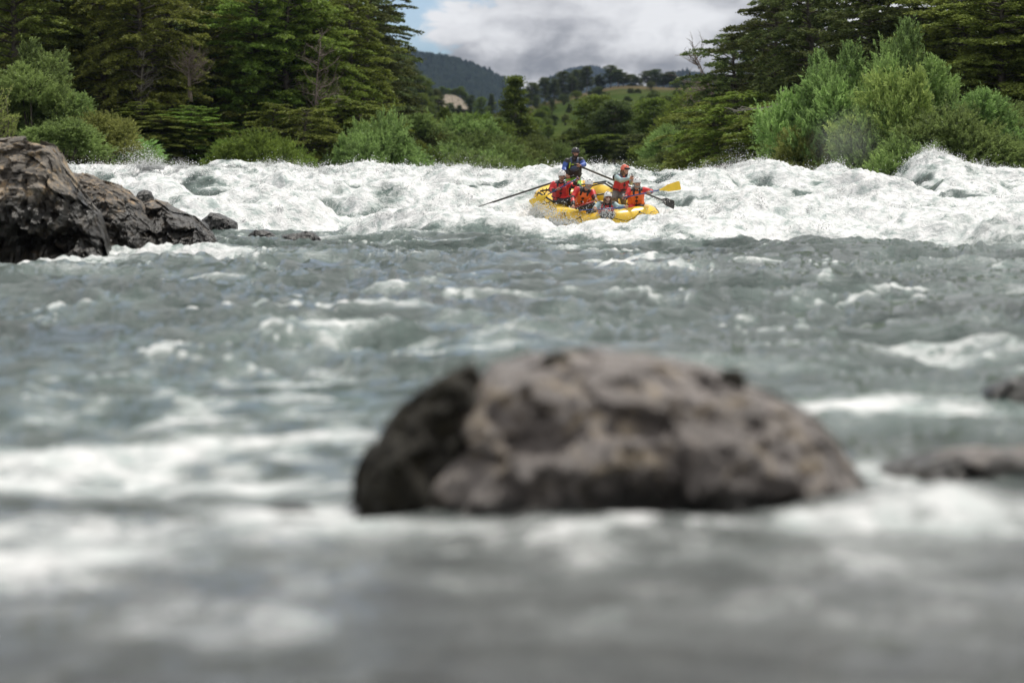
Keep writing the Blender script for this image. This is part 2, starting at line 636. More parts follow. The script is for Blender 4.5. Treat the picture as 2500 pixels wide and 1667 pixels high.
def rock_mat(name, base, alt, lichen, wet_z=0.35, wet_fuzz=0.25, spots=0.5, scale=1.0, moss=None, gloss=0.88):
    m, nt, out = new_mat(name)
    p = N(nt, 'ShaderNodeBsdfPrincipled')
    g = N(nt, 'ShaderNodeNewGeometry')
    pos = g.outputs['Position']
    a = noise(nt, pos, 1.4 * scale, 8, 0.65, 0.4)
    b = noise(nt, pos, 6.0 * scale, 6, 0.7)
    l = noise(nt, mapping(nt, pos, (1, 1, 1.3), (7, 3, 2)), 2.6 * scale, 7, 0.7, 0.5)
    c1 = ramp(nt, [(0.35, base), (0.62, alt)], a)
    c2 = mixc(nt, ramp(nt, [(0.35, 0.0), (0.75, 0.8)], b).outputs[0], c1.outputs[0], tuple(x * 0.45 for x in base))
    c3 = mixc(nt, ramp(nt, [(0.53, 0.0), (0.60, 0.85)], l).outputs[0], c2, lichen)
    v = N(nt, 'ShaderNodeTexVoronoi'); v.inputs['Scale'].default_value = 9.0 * scale
    nt.links.new(pos, v.inputs['Vector'])
    sp0 = ramp(nt, [(0.10, 1.0), (0.22, 0.0)], mathn(nt, 'MULTIPLY_ADD', b, 0.3, mathn(nt, 'SUBTRACT', v.outputs['Distance'], 0.12)))
    msk = ramp(nt, [(0.47, 0.0), (0.56, 1.0)], a)
    c4 = mixc(nt, mathn(nt, 'MULTIPLY', mathn(nt, 'MULTIPLY', sp0.outputs[0], msk.outputs[0]), spots), c3, (0.012, 0.011, 0.01))
    sp = N(nt, 'ShaderNodeSeparateXYZ'); nt.links.new(pos, sp.inputs[0])
    zz = mathn(nt, 'MULTIPLY_ADD', a, wet_fuzz * 4, mathn(nt, 'SUBTRACT', sp.outputs[2], wet_fuzz * 2))
    wet = N(nt, 'ShaderNodeMapRange'); nt.links.new(zz, wet.inputs[0])
    wet.inputs[1].default_value = wet_z - wet_fuzz * 0.3; wet.inputs[2].default_value = wet_z + wet_fuzz * 0.3
    wet.inputs[3].default_value = 1.0; wet.inputs[4].default_value = 0.0
    c5 = mixc(nt, wet.outputs[0], c4, mixc(nt, 0.9, c4, (0.006, 0.006, 0.005)))
    rough = mathn(nt, 'MULTIPLY_ADD', wet.outputs[0], -(gloss - 0.3), gloss)
    if moss is not None:
        # a dark moss cushion grows on one end: mask by place on the boulder
        nx, sx = moss[0], moss[1]
        mm = mathn(nt, 'MULTIPLY_ADD', a, 1.6 * sx, sp.outputs[0])
        mr = N(nt, 'ShaderNodeMapRange'); nt.links.new(mm, mr.inputs[0])
        mr.inputs[1].default_value = nx; mr.inputs[2].default_value = nx + 0.05
        mr.inputs[3].default_value = 1.0; mr.inputs[4].default_value = 0.0
        c5 = mixc(nt, mr.outputs[0], c5, ramp(nt, [(0.3, (0.006, 0.005, 0.003)), (0.7, (0.022, 0.017, 0.006))], b).outputs[0])
    nt.links.new(c5, p.inputs['Base Color'])
    nt.links.new(rough, p.inputs['Roughness'])
    bm = N(nt, 'ShaderNodeBump'); bm.inputs['Strength'].default_value = 0.7; bm.inputs['Distance'].default_value = 0.04
    nt.links.new(noise(nt, pos, 7 * scale, 9, 0.7), bm.inputs['Height'])
    L(nt, bm, 0, p, 'Normal')
    L(nt, p, 0, out, 0)
    return m


# ------------------------------------------------------------------ terrain
def shore(y):
    yl = [-60, 0, 40, 70, 85, 110, 130, 150, 175, 200]
    xl = [-16, -14, -12.5, -13.2, -13.0, -13.0, -9, -3, 3, 3]
    xr = [22, 18, 16, 16.5, 13.5, 12, 9, 6, 3, 3]
    return np.interp(y, yl, xl), np.interp(y, yl, xr)


def terrain_h(x, y):
    x = np.asarray(x, float); y = np.asarray(y, float)
    xl, xr = shore(y)
    d = np.maximum(xl - x, x - xr)
    cen = np.interp(y, [0, 150, 230, 330, 420, 600, 740, 800, 900, 1300, 2500, 6000], [1.0, 1.3, 2.4, 6.0, 12.0, 21.5, 27.3, 27.8, 24, 14, 14, 20])
    # shape of the middle ridge across
    cx = 0.043 * y
    lat = np.interp((x - cx) / np.maximum(y, 1), [-0.20, -0.09, -0.055, -0.03, 0.0, 0.035, 0.07], [0.9, 0.62, 0.72, 0.82, 1.0, 1.0, 0.93])
    w = sstep(250, 500, y)
    cen = cen * (1 - w + w * lat)
    left = np.clip((-(9 + 0.052 * y) - x), 0, 60) * 0.36 * sstep(1200, 500, y)
    right = np.clip(x - (13 + 0.05 * y), 0, 60) * 0.42 * sstep(900, 400, y)
    h = cen + left + right
    h = h + n2(x / 14, y / 14, 3) * 0.35 * sstep(2, 8, d) + n2(x / 60, y / 60, 4) * sstep(300, 600, y) * 2.0
    return np.where(d > 0, -0.4 + (h + 0.4) * sstep(0, 2.2, d), -0.4 - 1.4 * sstep(0, 3, -d))


def gz(x, y):
    return float(terrain_h(np.array([x]), np.array([y]))[0])


def build_terrain():
    nx, ny = 200, 250
    u = np.linspace(-1, 1, nx)
    xs = np.sign(u) * (np.abs(u) * 60 + np.abs(u) ** 5 * 7000)
    v = np.linspace(0, 1, ny)
    ys = -120 + v * 620 + v ** 4 * 1400 + v ** 12 * 9000
    X, Y = np.meshgrid(xs, ys)
    Z = terrain_h(X, Y)
    V = np.stack([X, Y, Z], -1).reshape(-1, 3)
    i = np.arange(ny - 1)[:, None] * nx + np.arange(nx - 1)[None, :]
    Fq = np.stack([i, i + 1, i + 1 + nx, i + nx], -1).reshape(-1, 4)
    o = link_mesh('ground', mesh_np('ground', V, Fq, [ground_mat()], True))
    tag(o, 'dark soil banks and grassy hillside of the valley', kind='structure')


build_terrain()


def hill(name, prof, D, W, mat, label, seed, tree_h, cell):
    px = np.array([p[0] for p in prof], float); py = np.array([p[1] for p in prof], float)
    nx, nr = 380, 80
    pxs = np.linspace(px[0], px[-1], nx)
    xs = (pxs - 1250) / F * D
    hz = HCAM + (430 - np.interp(pxs, px, py)) / F * D
    t = np.linspace(-0.35, 1, nr)
    T_, X = np.meshgrid(t, xs, indexing='ij')
    Hh = np.broadcast_to(hz, X.shape)
    Y = D - T_ * W
    prof_d = np.where(T_ < 0, 1 - (T_ / 0.35) ** 2 * 1.2, (1 - T_) ** 1.15)
    base = Hh * prof_d
    base += n2(X / (W * 0.22), Y / (W * 0.2), seed) * Hh * 0.13 * np.clip(T_ * 4, 0, 1) * (1 - T_)
    tr = (1 - np.abs(n2(X / cell, Y / cell * 0.8, seed + 1)) * 1.6) * tree_h + n2(X / cell * 2.3, Y / cell * 2.3, seed + 2) * tree_h * 0.55
    spike = np.clip(n2(X / cell * 1.3, Y / cell * 1.3, seed + 5) - 0.35, 0, 1) * tree_h * 2.5
    Z = base + tr + spike - 6 * (T_ > 0.95)
    V = np.stack([X, Y, Z], -1).reshape(-1, 3)
    i = np.arange(nr - 1)[:, None] * nx + np.arange(nx - 1)[None, :]
    Fq = np.stack([i, i + nx, i + 1 + nx, i + 1], -1).reshape(-1, 4)
    o = link_mesh(name, mesh_np(name, V, Fq, [mat], False))
    tag(o, label, kind='structure')


MH = hill_mat('far_forest', (0.008, 0.014, 0.012), (0.026, 0.036, 0.026))
hill('hill', [(700, 240), (850, 150), (940, 128), (1010, 131), (1070, 140), (1110, 146), (1170, 166), (1230, 195), (1290, 228), (1340, 262), (1400, 300)],
     2600, 900, MH, 'dark forested mountain slope behind the left bank', 11, 3.5, 7)
hill('hill', [(1230, 262), (1290, 226), (1330, 200), (1385, 173), (1420, 167), (1450, 165), (1490, 178), (1540, 205), (1640, 250)],
     4600, 1200, MH, 'small rounded blue mountain in the middle distance gap', 12, 4.5, 9)
hill('hill', [(1560, 250), (1600, 205), (1640, 184), (1680, 178), (1720, 184), (1800, 205), (1950, 190), (2200, 150), (2600, 140)],
     3200, 900, MH, 'wooded far ridge behind the right bank trees', 13, 4, 8)

# air
def build_haze():
    mb = MB()
    mb.box((0, 2850, 205), ((4200, 0, 0), (0, 2950, 0), (0, 0, 208)))
    m, nt, out = new_mat('haze_air')
    v = N(nt, 'ShaderNodeVolumePrincipled')
    v.inputs['Color'].default_value = (0.50, 0.66, 1.0, 1)
    v.inputs['Density'].default_value = 0.00005
    v.inputs['Anisotropy'].default_value = 0.2
    nt.links.new(v.outputs[0], out.inputs['Volume'])
    o = mb.build('haze', m, smooth=False)
    tag(o, kind='stuff')


build_haze()


# ------------------------------------------------------------------ vegetation
def leaves_mesh(name, C, U, V, tone, mat, diamond=True):
    """C centres (n,3), U half long axis, V half short axis"""
    n = len(C)
    if diamond:
        vs = np.stack([C - U, C + V, C + U, C - V], 1)
    else:
        vs = np.stack([C - U - V, C - U + V, C + U + V, C + U - V], 1)
    fs = np.arange(n * 4).reshape(n, 4)
    return mesh_np(name, vs.reshape(-1, 3), fs, [mat], False, {'tone': np.repeat(tone, 4)})


def norm(a):
    return a / np.maximum(np.linalg.norm(a, axis=-1, keepdims=True), 1e-9)


def layered_tree(seed, H=15, R=4.0, limbs=135, low=0.03, leaf=0.115, slim=1.0, droop=0.35, top_open=0.0, rise=0.30, dens=1.25):
    """southern beech with flat tiers of foliage"""
    r = np.random.RandomState(seed)
    mb = MB()
    lean = r.uniform(-0.04, 0.04, 2)
    def trunk(h):
        return np.array([lean[0] * h + 0.15 * math.sin(h * 0.5 + seed), lean[1] * h + 0.12 * math.cos(h * 0.4), h])
    hs = np.linspace(-1.0, H * 0.97, 10)
    mb.tube([trunk(h) for h in hs], [0.30 * (1 - max(h, 0) / H) ** 0.8 + 0.025 for h in hs], 8)
    C = []; U = []; V = []; T = []
    for i in range(limbs):
        f = low + (1 - low) * ((i + r.rand()) / limbs) ** 0.92
        h = f * H
        a = i * 2.399 + r.uniform(-0.5, 0.5)
        prof = (math.sin(min(1.0, (1 - f) * 1.9 + 0.10) * PI / 2)) ** 0.75 * (0.8 + 0.2 * min(1, f / 0.3))
        Ln = R * prof * r.uniform(0.62, 1.12) * slim + 0.25
        d = np.array([math.cos(a), math.sin(a), 0])
        side = np.array([-d[1], d[0], 0])
        rs = rise * r.uniform(0.3, 1.5) + 0.5 * max(0, f - 0.7)
        dr = droop * r.uniform(0.6, 1.3)
        bend = r.uniform(-0.25, 0.25)
        def at(t):
            t = np.asarray(t)[..., None]
            return trunk(h) + d * Ln * t + side * (bend * Ln * t * t) + np.array([0, 0, 1.0]) * (Ln * (rs * t - dr * t * t))
        ts = np.linspace(0, 1, 5)
        mb.tube(list(at(ts)), [0.055 * Ln / R + 0.02, 0.04 * Ln / R + .015, 0.028 * Ln / R + .012, 0.018, 0.007], 4)
        nb = int((Ln / 0.17) * dens) + 3
        tb = r.uniform(0.16, 1.0, nb) ** 0.8
        sg = np.where(r.rand(nb) < 0.5, -1, 1)
        bl = (0.20 * Ln * (1.25 - tb) + 0.28) * r.uniform(0.6, 1.25, nb)
        ang = r.uniform(0.5, 1.15, nb) * sg
        bd = d[None] * np.cos(ang)[:, None] + side[None] * np.sin(ang)[:, None]
        bd[:, 2] = r.uniform(-0.05, 0.14, nb)
        base = at(tb)
        nl = 15
        s = (np.arange(nl) + r.rand(nb, nl)) / nl
        c = base[:, None, :] + bd[:, None, :] * (bl[:, None] * s)[..., None]
        c[..., 2] -= (bl[:, None] * s * s) * 0.28
        c += r.normal(0, 1, c.shape) * np.array([0.08, 0.08, 0.055])
        clump = r.uniform(0, 0.45, (nb, 1)) + r.uniform(0, 0.2)
        tone = np.clip(clump + r.uniform(-0.05, 0.5, (nb, nl)) + 0.18 * s, 0, 1)
        cc = c.reshape(-1, 3)
        nrm = np.array([0, 0, 1.0]) + r.normal(0, 0.55, cc.shape)
        nrm = norm(nrm)
        ax = np.repeat(bd, nl, 0) + r.normal(0, 0.45, cc.shape)
        ax = norm(ax - nrm * (ax * nrm).sum(-1, keepdims=True))
        by = np.cross(nrm, ax)
        sz = leaf * r.uniform(0.6, 1.3, len(cc))[:, None]
        C.append(cc); U.append(ax * sz); V.append(by * sz * 0.45); T.append(tone.ravel())
    return mb, np.concatenate(C), np.concatenate(U), np.concatenate(V), np.concatenate(T)


def bushy(seed, H=4.5, R=2.6, lobes=13, per=4300, leaf=0.062, ratio=0.30, up=0.35, stems=60, shell=0.42, low=0.12):
    """willow: lobes full of upright shoots and thin leaves"""
    r = np.random.RandomState(seed)
    mb = MB()
    C = []; U = []; V = []; T = []
    for k in range(lobes):
        a = r.uniform(0, 2 * PI)
        rr = R * 0.62 * math.sqrt(r.rand())
        hh = H * r.uniform(0.38, 0.80) * (1 - 0.45 * (rr / R) ** 2)
        if k == 0:
            rr = 0.1 * R; hh = H * 0.76
        c0 = np.array([rr * math.cos(a), rr * math.sin(a), hh])
        rx = R * r.uniform(0.18, 0.44); rz = H * r.uniform(0.10, 0.25)
        mb.tube([(c0[0] * 0.15, c0[1] * 0.15, -0.4), (c0[0] * 0.5, c0[1] * 0.5, hh * 0.45), tuple(c0)], [0.07, 0.05, 0.02], 5)
        nsh = per // 22
        d = norm(r.normal(0, 1, (nsh, 3)) + np.array([0, 0, 0.25]))
        rad = r.uniform(shell, 1.0, nsh) ** 0.6 * (1 + 0.22 * n3(d[:, 0] * 2.5, d[:, 1] * 2.5, d[:, 2] * 2.5, seed + k))
        tip = c0 + d * rad[:, None] * np.array([rx, rx, rz])
        sd = norm(d * np.array([1, 1, 0.7]) + np.array([0, 0, up]) + r.normal(0, 0.25, d.shape))
        ln = r.uniform(0.18, 0.45, nsh)
        lobe_tone = r.uniform(-0.22, 0.22)
        stray = r.rand(nsh) < 0.14
        ln = np.where(stray, ln * 2.3, ln)
        nl = 22
        s = (np.arange(nl) + r.rand(nsh, nl)) / nl
        c = tip[:, None, :] + sd[:, None, :] * ((s - 0.6) * ln[:, None])[..., None]
        c += r.normal(0, 0.028, c.shape)
        cc = c.reshape(-1, 3)
        ax = norm(np.repeat(sd, nl, 0) + r.normal(0, 0.55, cc.shape))
        nn = norm(np.repeat(d, nl, 0) + r.normal(0, 0.6, cc.shape))
        by = norm(np.cross(nn, ax))
        sz = leaf * r.uniform(0.6, 1.35, len(cc))[:, None]
        tone = np.clip(lobe_tone + r.uniform(0.0, 0.5, (nsh, 1)) + r.uniform(0, 0.5, (nsh, nl)) + 0.15 * s, 0, 1).ravel()
        C.append(cc); U.append(ax * sz); V.append(by * sz * ratio); T.append(tone)
    # skirt reaching the ground
    n = per // 2
    a = r.uniform(0, 2 * PI, n); q = np.sqrt(r.uniform(0.3, 1, n))
    z = r.uniform(0.0, 0.42, n) * H
    rad = R * (0.98 - 0.25 * (z / H) + 0.12 * np.sin(a * 3 + seed)) * q
    cc = np.stack([rad * np.cos(a), rad * np.sin(a), z], -1)
    ax = norm(np.stack([np.cos(a) * 0.5, np.sin(a) * 0.5, np.full(n, up + 0.2)], -1) + r.normal(0, 0.5, cc.shape))
    by = norm(np.cross(ax, r.normal(0, 1, cc.shape)))
    sz = leaf * r.uniform(0.6, 1.35, n)[:, None]
    C.append(cc); U.append(ax * sz); V.append(by * sz * ratio); T.append(r.uniform(0, 0.8, n))
    return mb, np.concatenate(C), np.concatenate(U), np.concatenate(V), np.concatenate(T)


def clump_tree(seed, H=12, R=3.6, clumps=150, per=120, leaf=0.16, low=0.2, pointy=0.0):
    """broad or pointed dark tree made of leaf clumps"""
    r = np.random.RandomState(seed)
    mb = MB()
    hs = np.linspace(-0.5, H * 0.93, 8)
    mb.tube([(0.12 * math.sin(h), 0.1 * math.cos(h * .8), h) for h in hs], [0.22 * (1 - max(h, 0) / H) + 0.02 for h in hs], 7)
    C = []; U = []; V = []; T = []
    for k in range(clumps):
        f = low + (1 - low) * r.rand() ** 0.9
        a = r.uniform(0, 2 * PI)
        if pointy:
            prof = (1 - f) ** 0.8 * 1.1 + 0.03
        else:
            g = (f - low) / (1 - low)
            prof = math.sqrt(max(0, 1 - (2 * g - 0.85) ** 2 / 1.45)) * (0.8 + 0.25 * math.sin(a * 2 + seed))
        q = R * prof * r.uniform(0.45, 1.05)
        c0 = np.array([q * math.cos(a), q * math.sin(a), f * H])
        if q > 0.4 and k % 2 == 0:
            mb.tube([(0, 0, f * H * 0.86), tuple(c0 * np.array([0.5, 0.5, 0.95])), tuple(c0)], [0.05, 0.035, 0.012], 4)
        cs = R * r.uniform(0.13, 0.24)
        cc = c0 + r.normal(0, 1, (per, 3)) * np.array([cs, cs, cs * 0.42]) * 0.62
        nn = norm(np.array([0, 0, 0.9]) + r.normal(0, 0.8, cc.shape))
        ax = norm(np.cross(nn, r.normal(0, 1, cc.shape)))
        by = np.cross(nn, ax)
        sz = leaf * r.uniform(0.6, 1.3, per)[:, None]
        tone = np.clip(r.uniform(0, 0.4) + r.uniform(0, 0.55, per), 0, 1)
        C.append(cc); U.append(ax * sz); V.append(by * sz * 0.5); T.append(tone)
    return mb, np.concatenate(C), np.concatenate(U), np.concatenate(V), np.concatenate(T)


def bare_tree(seed, H=10, R=2.6, n=26, twigs=True, tr=0.16):
    r = random.Random(seed)
    mb = MB()
    pts = [Vector((0.15 * math.sin(h * 0.7 + seed), 0.12 * math.cos(h * 0.6), h)) for h in [H * k / 9 - 0.4 for k in range(10)]]
    mb.tube(pts, [tr * (1 - k / 10) + 0.015 for k in range(10)], 6)
    def branch(p, d, ln, rad, depth):
        q = [p]
        for s in range(4):
            d = (d + Vector((r.uniform(-.3, .3), r.uniform(-.3, .3), r.uniform(-.1, .25)))).normalized()
            q.append(q[-1] + d * ln / 4)
        mb.tube(q, [rad * (1 - 0.22 * k) for k in range(5)], 4)
        if depth:
            for k in range(4):
                b = q[1 + k % 4]
                nd = (d + Vector((r.uniform(-1, 1), r.uniform(-1, 1), r.uniform(-.4, .8)))).normalized()
                branch(b, nd, ln * r.uniform(0.35, 0.6), rad * 0.5, depth - 1)
    for k in range(n):
        f = r.uniform(0.25, 0.97)
        a = r.uniform(0, 2 * PI)
        p = Vector((0, 0, H * f))
        branch(p, Vector((math.cos(a), math.sin(a), r.uniform(0.1, 0.9))).normalized(), R * (1.15 - f) * r.uniform(.6, 1.1) + .4, 0.035, 2 if twigs else 1)
    return mb


class Proto:
    def __init__(s, data, crown_mat, trunk_mat, key):
        mb, C, U, V, T = data
        s.trunk = mb.mesh(key + '_trunk', [trunk_mat])
        s.crown = leaves_mesh(key + '_crown', C, U, V, T, crown_mat)


def place(proto, name, cat, label, group, x, y, s=1.0, rz=0.0, mat=None, tmat=None, sz=None, lean=0.0, z=None, parts=('trunk', 'crown')):
    o = thing(name, label, cat, (x, y, gz(x, y) if z is None else z), group)
    o.rotation_euler = (0, lean, rz)
    o.scale = (s, s, s * (sz or 1.0))
    for pn, me in ((parts[0], proto.trunk), (parts[1], proto.crown)):
        c = bpy.data.objects.new(pn, me)
        col.objects.link(c)
        c.parent = o
        mm = mat if pn == parts[1] else tmat
        if mm is not None:
            c.material_slots[0].link = 'OBJECT'
            c.material_slots[0].material = mm
    return o


LAY = [Proto(layered_tree(21, 15, 4.2, rise=.36), M_LEAF_OLIVE, M_BARK, 'beech_a'),
       Proto(layered_tree(22, 16, 3.9, 140, 0.03, droop=.45, rise=.42), M_LEAF_GREEN, M_BARK, 'beech_b'),
       Proto(layered_tree(23, 14, 4.5, 125, 0.03, droop=0.6, rise=0.5), M_LEAF_OLIVE, M_BARK, 'beech_c'),
       Proto(layered_tree(24, 17, 4.0, 130, 0.05, rise=0.3), M_LEAF_DARK, M_BARK, 'beech_d')]
BUSH = [Proto(bushy(31), M_LEAF_WILLOW, M_BARK, 'willow_a'),
        Proto(bushy(32, 4.0, 3.0, 14), M_LEAF_WILLOW, M_BARK, 'willow_b'),
        Proto(bushy(33, 5.0, 2.3, 13, up=0.5), M_LEAF_WILLOW, M_BARK, 'willow_c')]
CLUMP = [Proto(clump_tree(41), M_LEAF_DARK, M_BARK_PALE, 'broad_a'),
         Proto(clump_tree(42, 13, 3.0, 150, 110, low=0.28), M_LEAF_DARK, M_BARK_PALE, 'broad_b'),
         Proto(clump_tree(43, 12, 3.2, 170, 110, low=0.06, pointy=1), M_LEAF_DARK, M_BARK, 'conifer_a')]

ORD = ['first', 'second', 'third', 'fourth', 'fifth', 'sixth', 'seventh', 'eighth', 'ninth', 'tenth', 'eleventh', 'twelfth', 'thirteenth',
       'fourteenth', 'fifteenth', 'sixteenth', 'seventeenth', 'eighteenth', 'nineteenth', 'twentieth', 'twenty-first', 'twenty-second',
       'twenty-third', 'twenty-fourth', 'twenty-fifth', 'twenty-sixth', 'twenty-seventh', 'twenty-eighth', 'twenty-ninth', 'thirtieth', 'thirty-first']


def X(px, D):
    return (px - 1250.0) / F * D


rnd = random.Random(5)


def scale_for(py_top, D, H, base_z):
    zt = HCAM + (430 - py_top) / F * D
    return (zt - base_z) / H


# left bank forest
def forest_rows():
    HL = [15, 16, 14, 17]
    k = 0
    rows = [
        ('front', [(40, 122, 60, 0, 0), (150, 128, -60, 2, 0), (262, 126, 20, 0, 0), (345, 121, 60, 2, 0), (425, 126, 30, 0, 0), (520, 128, -30, 2, 0), (610, 126, 10, 0, 1),
                   (700, 126, 40, 1, 1), (790, 128, 5, 1, 1), (858, 131, 30, 1, 1), (893, 138, 60, 3, 2)]),
        ('middle', [(-20, 142, -60, 0, 0), (100, 146, -60, 1, 2), (210, 143, -60, 3, 0), (320, 146, -60, 0, 0), (400, 142, -60, 1, 2), (490, 147, -60, 2, 0), (580, 144, -60, 3, 1),
                    (670, 146, -60, 0, 1), (745, 150, -60, 1, 2), (830, 148, -60, 0, 1), (895, 152, -10, 3, 2), (928, 168, 112, 3, 2)]),
        ('back', [(30, 162, -140, 3, 2), (170, 165, -150, 3, 2), (290, 162, -140, 1, 2), (450, 163, -150, 3, 2), (560, 165, -140, 1, 2), (640, 163, -150, 3, 2), (770, 166, -140, 0, 1),
                  (862, 172, -60, 3, 2)])]
    mats = [M_LEAF_OLIVE, M_LEAF_GREEN, M_LEAF_DARK]
    look = ['olive', 'bright green', 'dark']
    for rn, lst in rows:
        for i, (px, D, top, p, m) in enumerate(lst):
            x = X(px, D); bz = gz(x, D)
            s = scale_for(top, D, HL[p], bz)
            sz = 1.0
            s = max(s, 0.7)
            sxy = min(max(s, 0.75), 1.15)
            o = place(LAY[p], 'beech_tree', 'tree', f'{look[m]} tiered beech, {ORD[i]} from left in the {rn} row of the left forest',
                      'beech trees of the left bank forest', x, D, sxy, rnd.uniform(0, 6.28), mats[m], sz=s / sxy, lean=rnd.uniform(-0.04, 0.04))
    rows = [
        ('front', [(1785, 118, 92, 2, 2), (1880, 112, -20, 0, 2), (1990, 106, -50, 2, 2), (2110, 102, -40, 0, 2), (2230, 100, -60, 1, 2), (2330, 97, -40, 2, 0),
                   (2420, 95, -60, 0, 0), (2540, 96, -60, 1, 1)]),
        ('back', [(1760, 150, 190, 1, 1), (1850, 132, 40, 3, 2), (1945, 126, -90, 1, 2), (2060, 124, -100, 3, 2), (2170, 120, -100, 0, 1), (2290, 120, -100, 1, 0), (2390, 118, -100, 3, 2),
                  (2500, 116, -100, 0, 2)])]
    for rn, lst in rows:
        for i, (px, D, top, p, m) in enumerate(lst):
            x = X(px, D); bz = gz(x, D)
            s = scale_for(top, D, HL[p], bz)
            sxy = min(max(s, 0.7), 1.1)
            place(LAY[p], 'beech_tree', 'tree', f'{look[m]} tiered beech, {ORD[i]} from left in the {rn} row of the right forest',
                  'beech trees of the right bank forest', x, D, sxy, rnd.uniform(0, 6.28), mats[m], sz=s / sxy, lean=rnd.uniform(-0.04, 0.04))


forest_rows()

# willow shrubs on both banks : (px, D, py_top, proto, mat, width_px, label)
WIL = [
    (85, 88, 112, 2, M_LEAF_WILLOW, 'tall feathery willow shrub above the lichened boulder on the left bank'),
    (10, 90, 180, 0, M_LEAF_WILLOW, 'willow shrub at the far left edge of the photo'),
    (160, 88, 215, 0, M_LEAF_WILLOW, 'grey green willow shrub sloping down to the left shore'),
    (235, 87, 275, 1, M_LEAF_BRIGHT, 'sunlit yellow green willow shrub right of the left willows'),
    (150, 84, 290, 1, M_LEAF_WILLOW, 'low willow shrub just behind the top of the left boulders'),
    (290, 92, 330, 1, M_LEAF_WILLOW, 'lowest green willow shrub beside the left splash'),
    (620, 112, 318, 1, M_LEAF_GREEN, 'round green shrub at the foot of the left forest'),
    (560, 115, 335, 0, M_LEAF_GREEN, 'small green shrub left of the round shrub at the forest foot'),
    (700, 113, 350, 1, M_LEAF_GREEN, 'low dark shrub under the pale dead branches'),
    (930, 116, 275, 1, M_LEAF_WILLOW, 'large blue green willow at the right end of the left forest'),
    (880, 115, 315, 0, M_LEAF_WILLOW, 'pale willow shrub leaning over the water below the tall beeches'),
    (1985, 88, 150, 2, M_LEAF_WILLOW, 'pale green willow on the right bank, leftmost of the tall ones'),
    (2075, 86, 128, 2, M_LEAF_WILLOW, 'upright willow of the right bank beside the fallen branch'),
    (2215, 84, 72, 2, M_LEAF_WILLOW, 'tallest silvery willow shrub on the right bank'),
    (2180, 82, 150, 0, M_LEAF_BRIGHT, 'yellow green willow in front of the tallest silvery one'),
    (2390, 82, 208, 0, M_LEAF_WILLOW, 'silvery willow shrub near the right edge of the photo'),
    (2300, 80, 262, 1, M_LEAF_WILLOW, 'wide willow shrub above the tallest white wave'),
    (2480, 84, 250, 1, M_LEAF_WILLOW, 'willow shrub cut by the right edge of the photo'),
    (2120, 82, 265, 1, M_LEAF_WILLOW, 'shaded willow shrub behind the drifting mist'),
    (1985, 86, 290, 0, M_LEAF_BRIGHT, 'sunlit yellow green shrub left of the drifting mist'),
    (1930, 92, 330, 1, M_LEAF_WILLOW, 'low sunlit shrub at the left foot of the right bank willows'),
    (2420, 80, 330, 1, M_LEAF_WILLOW, 'low willow shrub behind the right end of the wave crest'),
    (2230, 79, 335, 1, M_LEAF_WILLOW, 'low willow shrub directly behind the tallest wave'),
]
for px, D, top, p, m, lab in WIL:
    x = X(px, D); bz = min(gz(x, D), 1.3)
    Hs = [4.5, 4.0, 5.0][p]
    s = scale_for(top, D, Hs, bz)
    sxy = max(0.75, min(1.0, s))
    place(BUSH[p], 'willow_shrub', 'shrub', lab, 'willow shrubs along the banks', x, D, sxy, rnd.uniform(0, 6.28), m, sz=s / sxy * 1.05, z=bz, parts=('stem', 'foliage'))

# shrub belt in the middle distance
MID = [(965, 150, 250), (1010, 165, 262), (1045, 150, 300), (1090, 172, 262), (1130, 160, 275), (1165, 180, 262), (1175, 150, 310), (1215, 172, 290), (1105, 140, 340),
       (1010, 140, 330), (1235, 158, 330), (1060, 132, 365), (1160, 135, 362), (1270, 162, 350), (1300, 175, 325), (1320, 160, 372), (960, 130, 345), (1230, 140, 375), (1345, 185, 340),
       (1610, 150, 318), (1650, 142, 300), (1690, 150, 262), (1665, 132, 350), (1720, 136, 310), (1620, 132, 372), (1760, 128, 335), (1820, 118, 340), (1870, 112, 352), (1790, 112, 372), (1700, 170, 215), (1740, 160, 230)]
for i, (px, D, top) in enumerate(MID):
    p = [1, 0, 1, 2][i % 4] if px < 1400 else [1, 0, 1][i % 3]
    x = X(px, D); bz = gz(x, D)
    Hs = [4.5, 4.0, 5.0][p]
    s = scale_for(top, D, Hs, bz)
    sxy = max(0.9, min(1.6, s * 1.15))
    m = [M_LEAF_WILLOW, M_LEAF_GREEN, M_LEAF_MOSS, M_LEAF_GREEN][i % 4]
    if px < 1400:
        lab = f'{["grey green","mid green","olive","dark green"][i % 4]} bank shrub, {ORD[i]} between the left forest and the guide'
        gr = 'shrubs of the middle bank'
    else:
        lab = f'{["grey green","mid green","olive","dark green"][i % 4]} bank shrub, {ORD[i - 19]} between the raft and the right willows'
        gr = 'shrubs below the right forest'
    place(BUSH[p], 'bank_shrub', 'shrub', lab, gr, x, D, sxy, rnd.uniform(0, 6.28), m, sz=s / sxy, parts=('stem', 'foliage'))

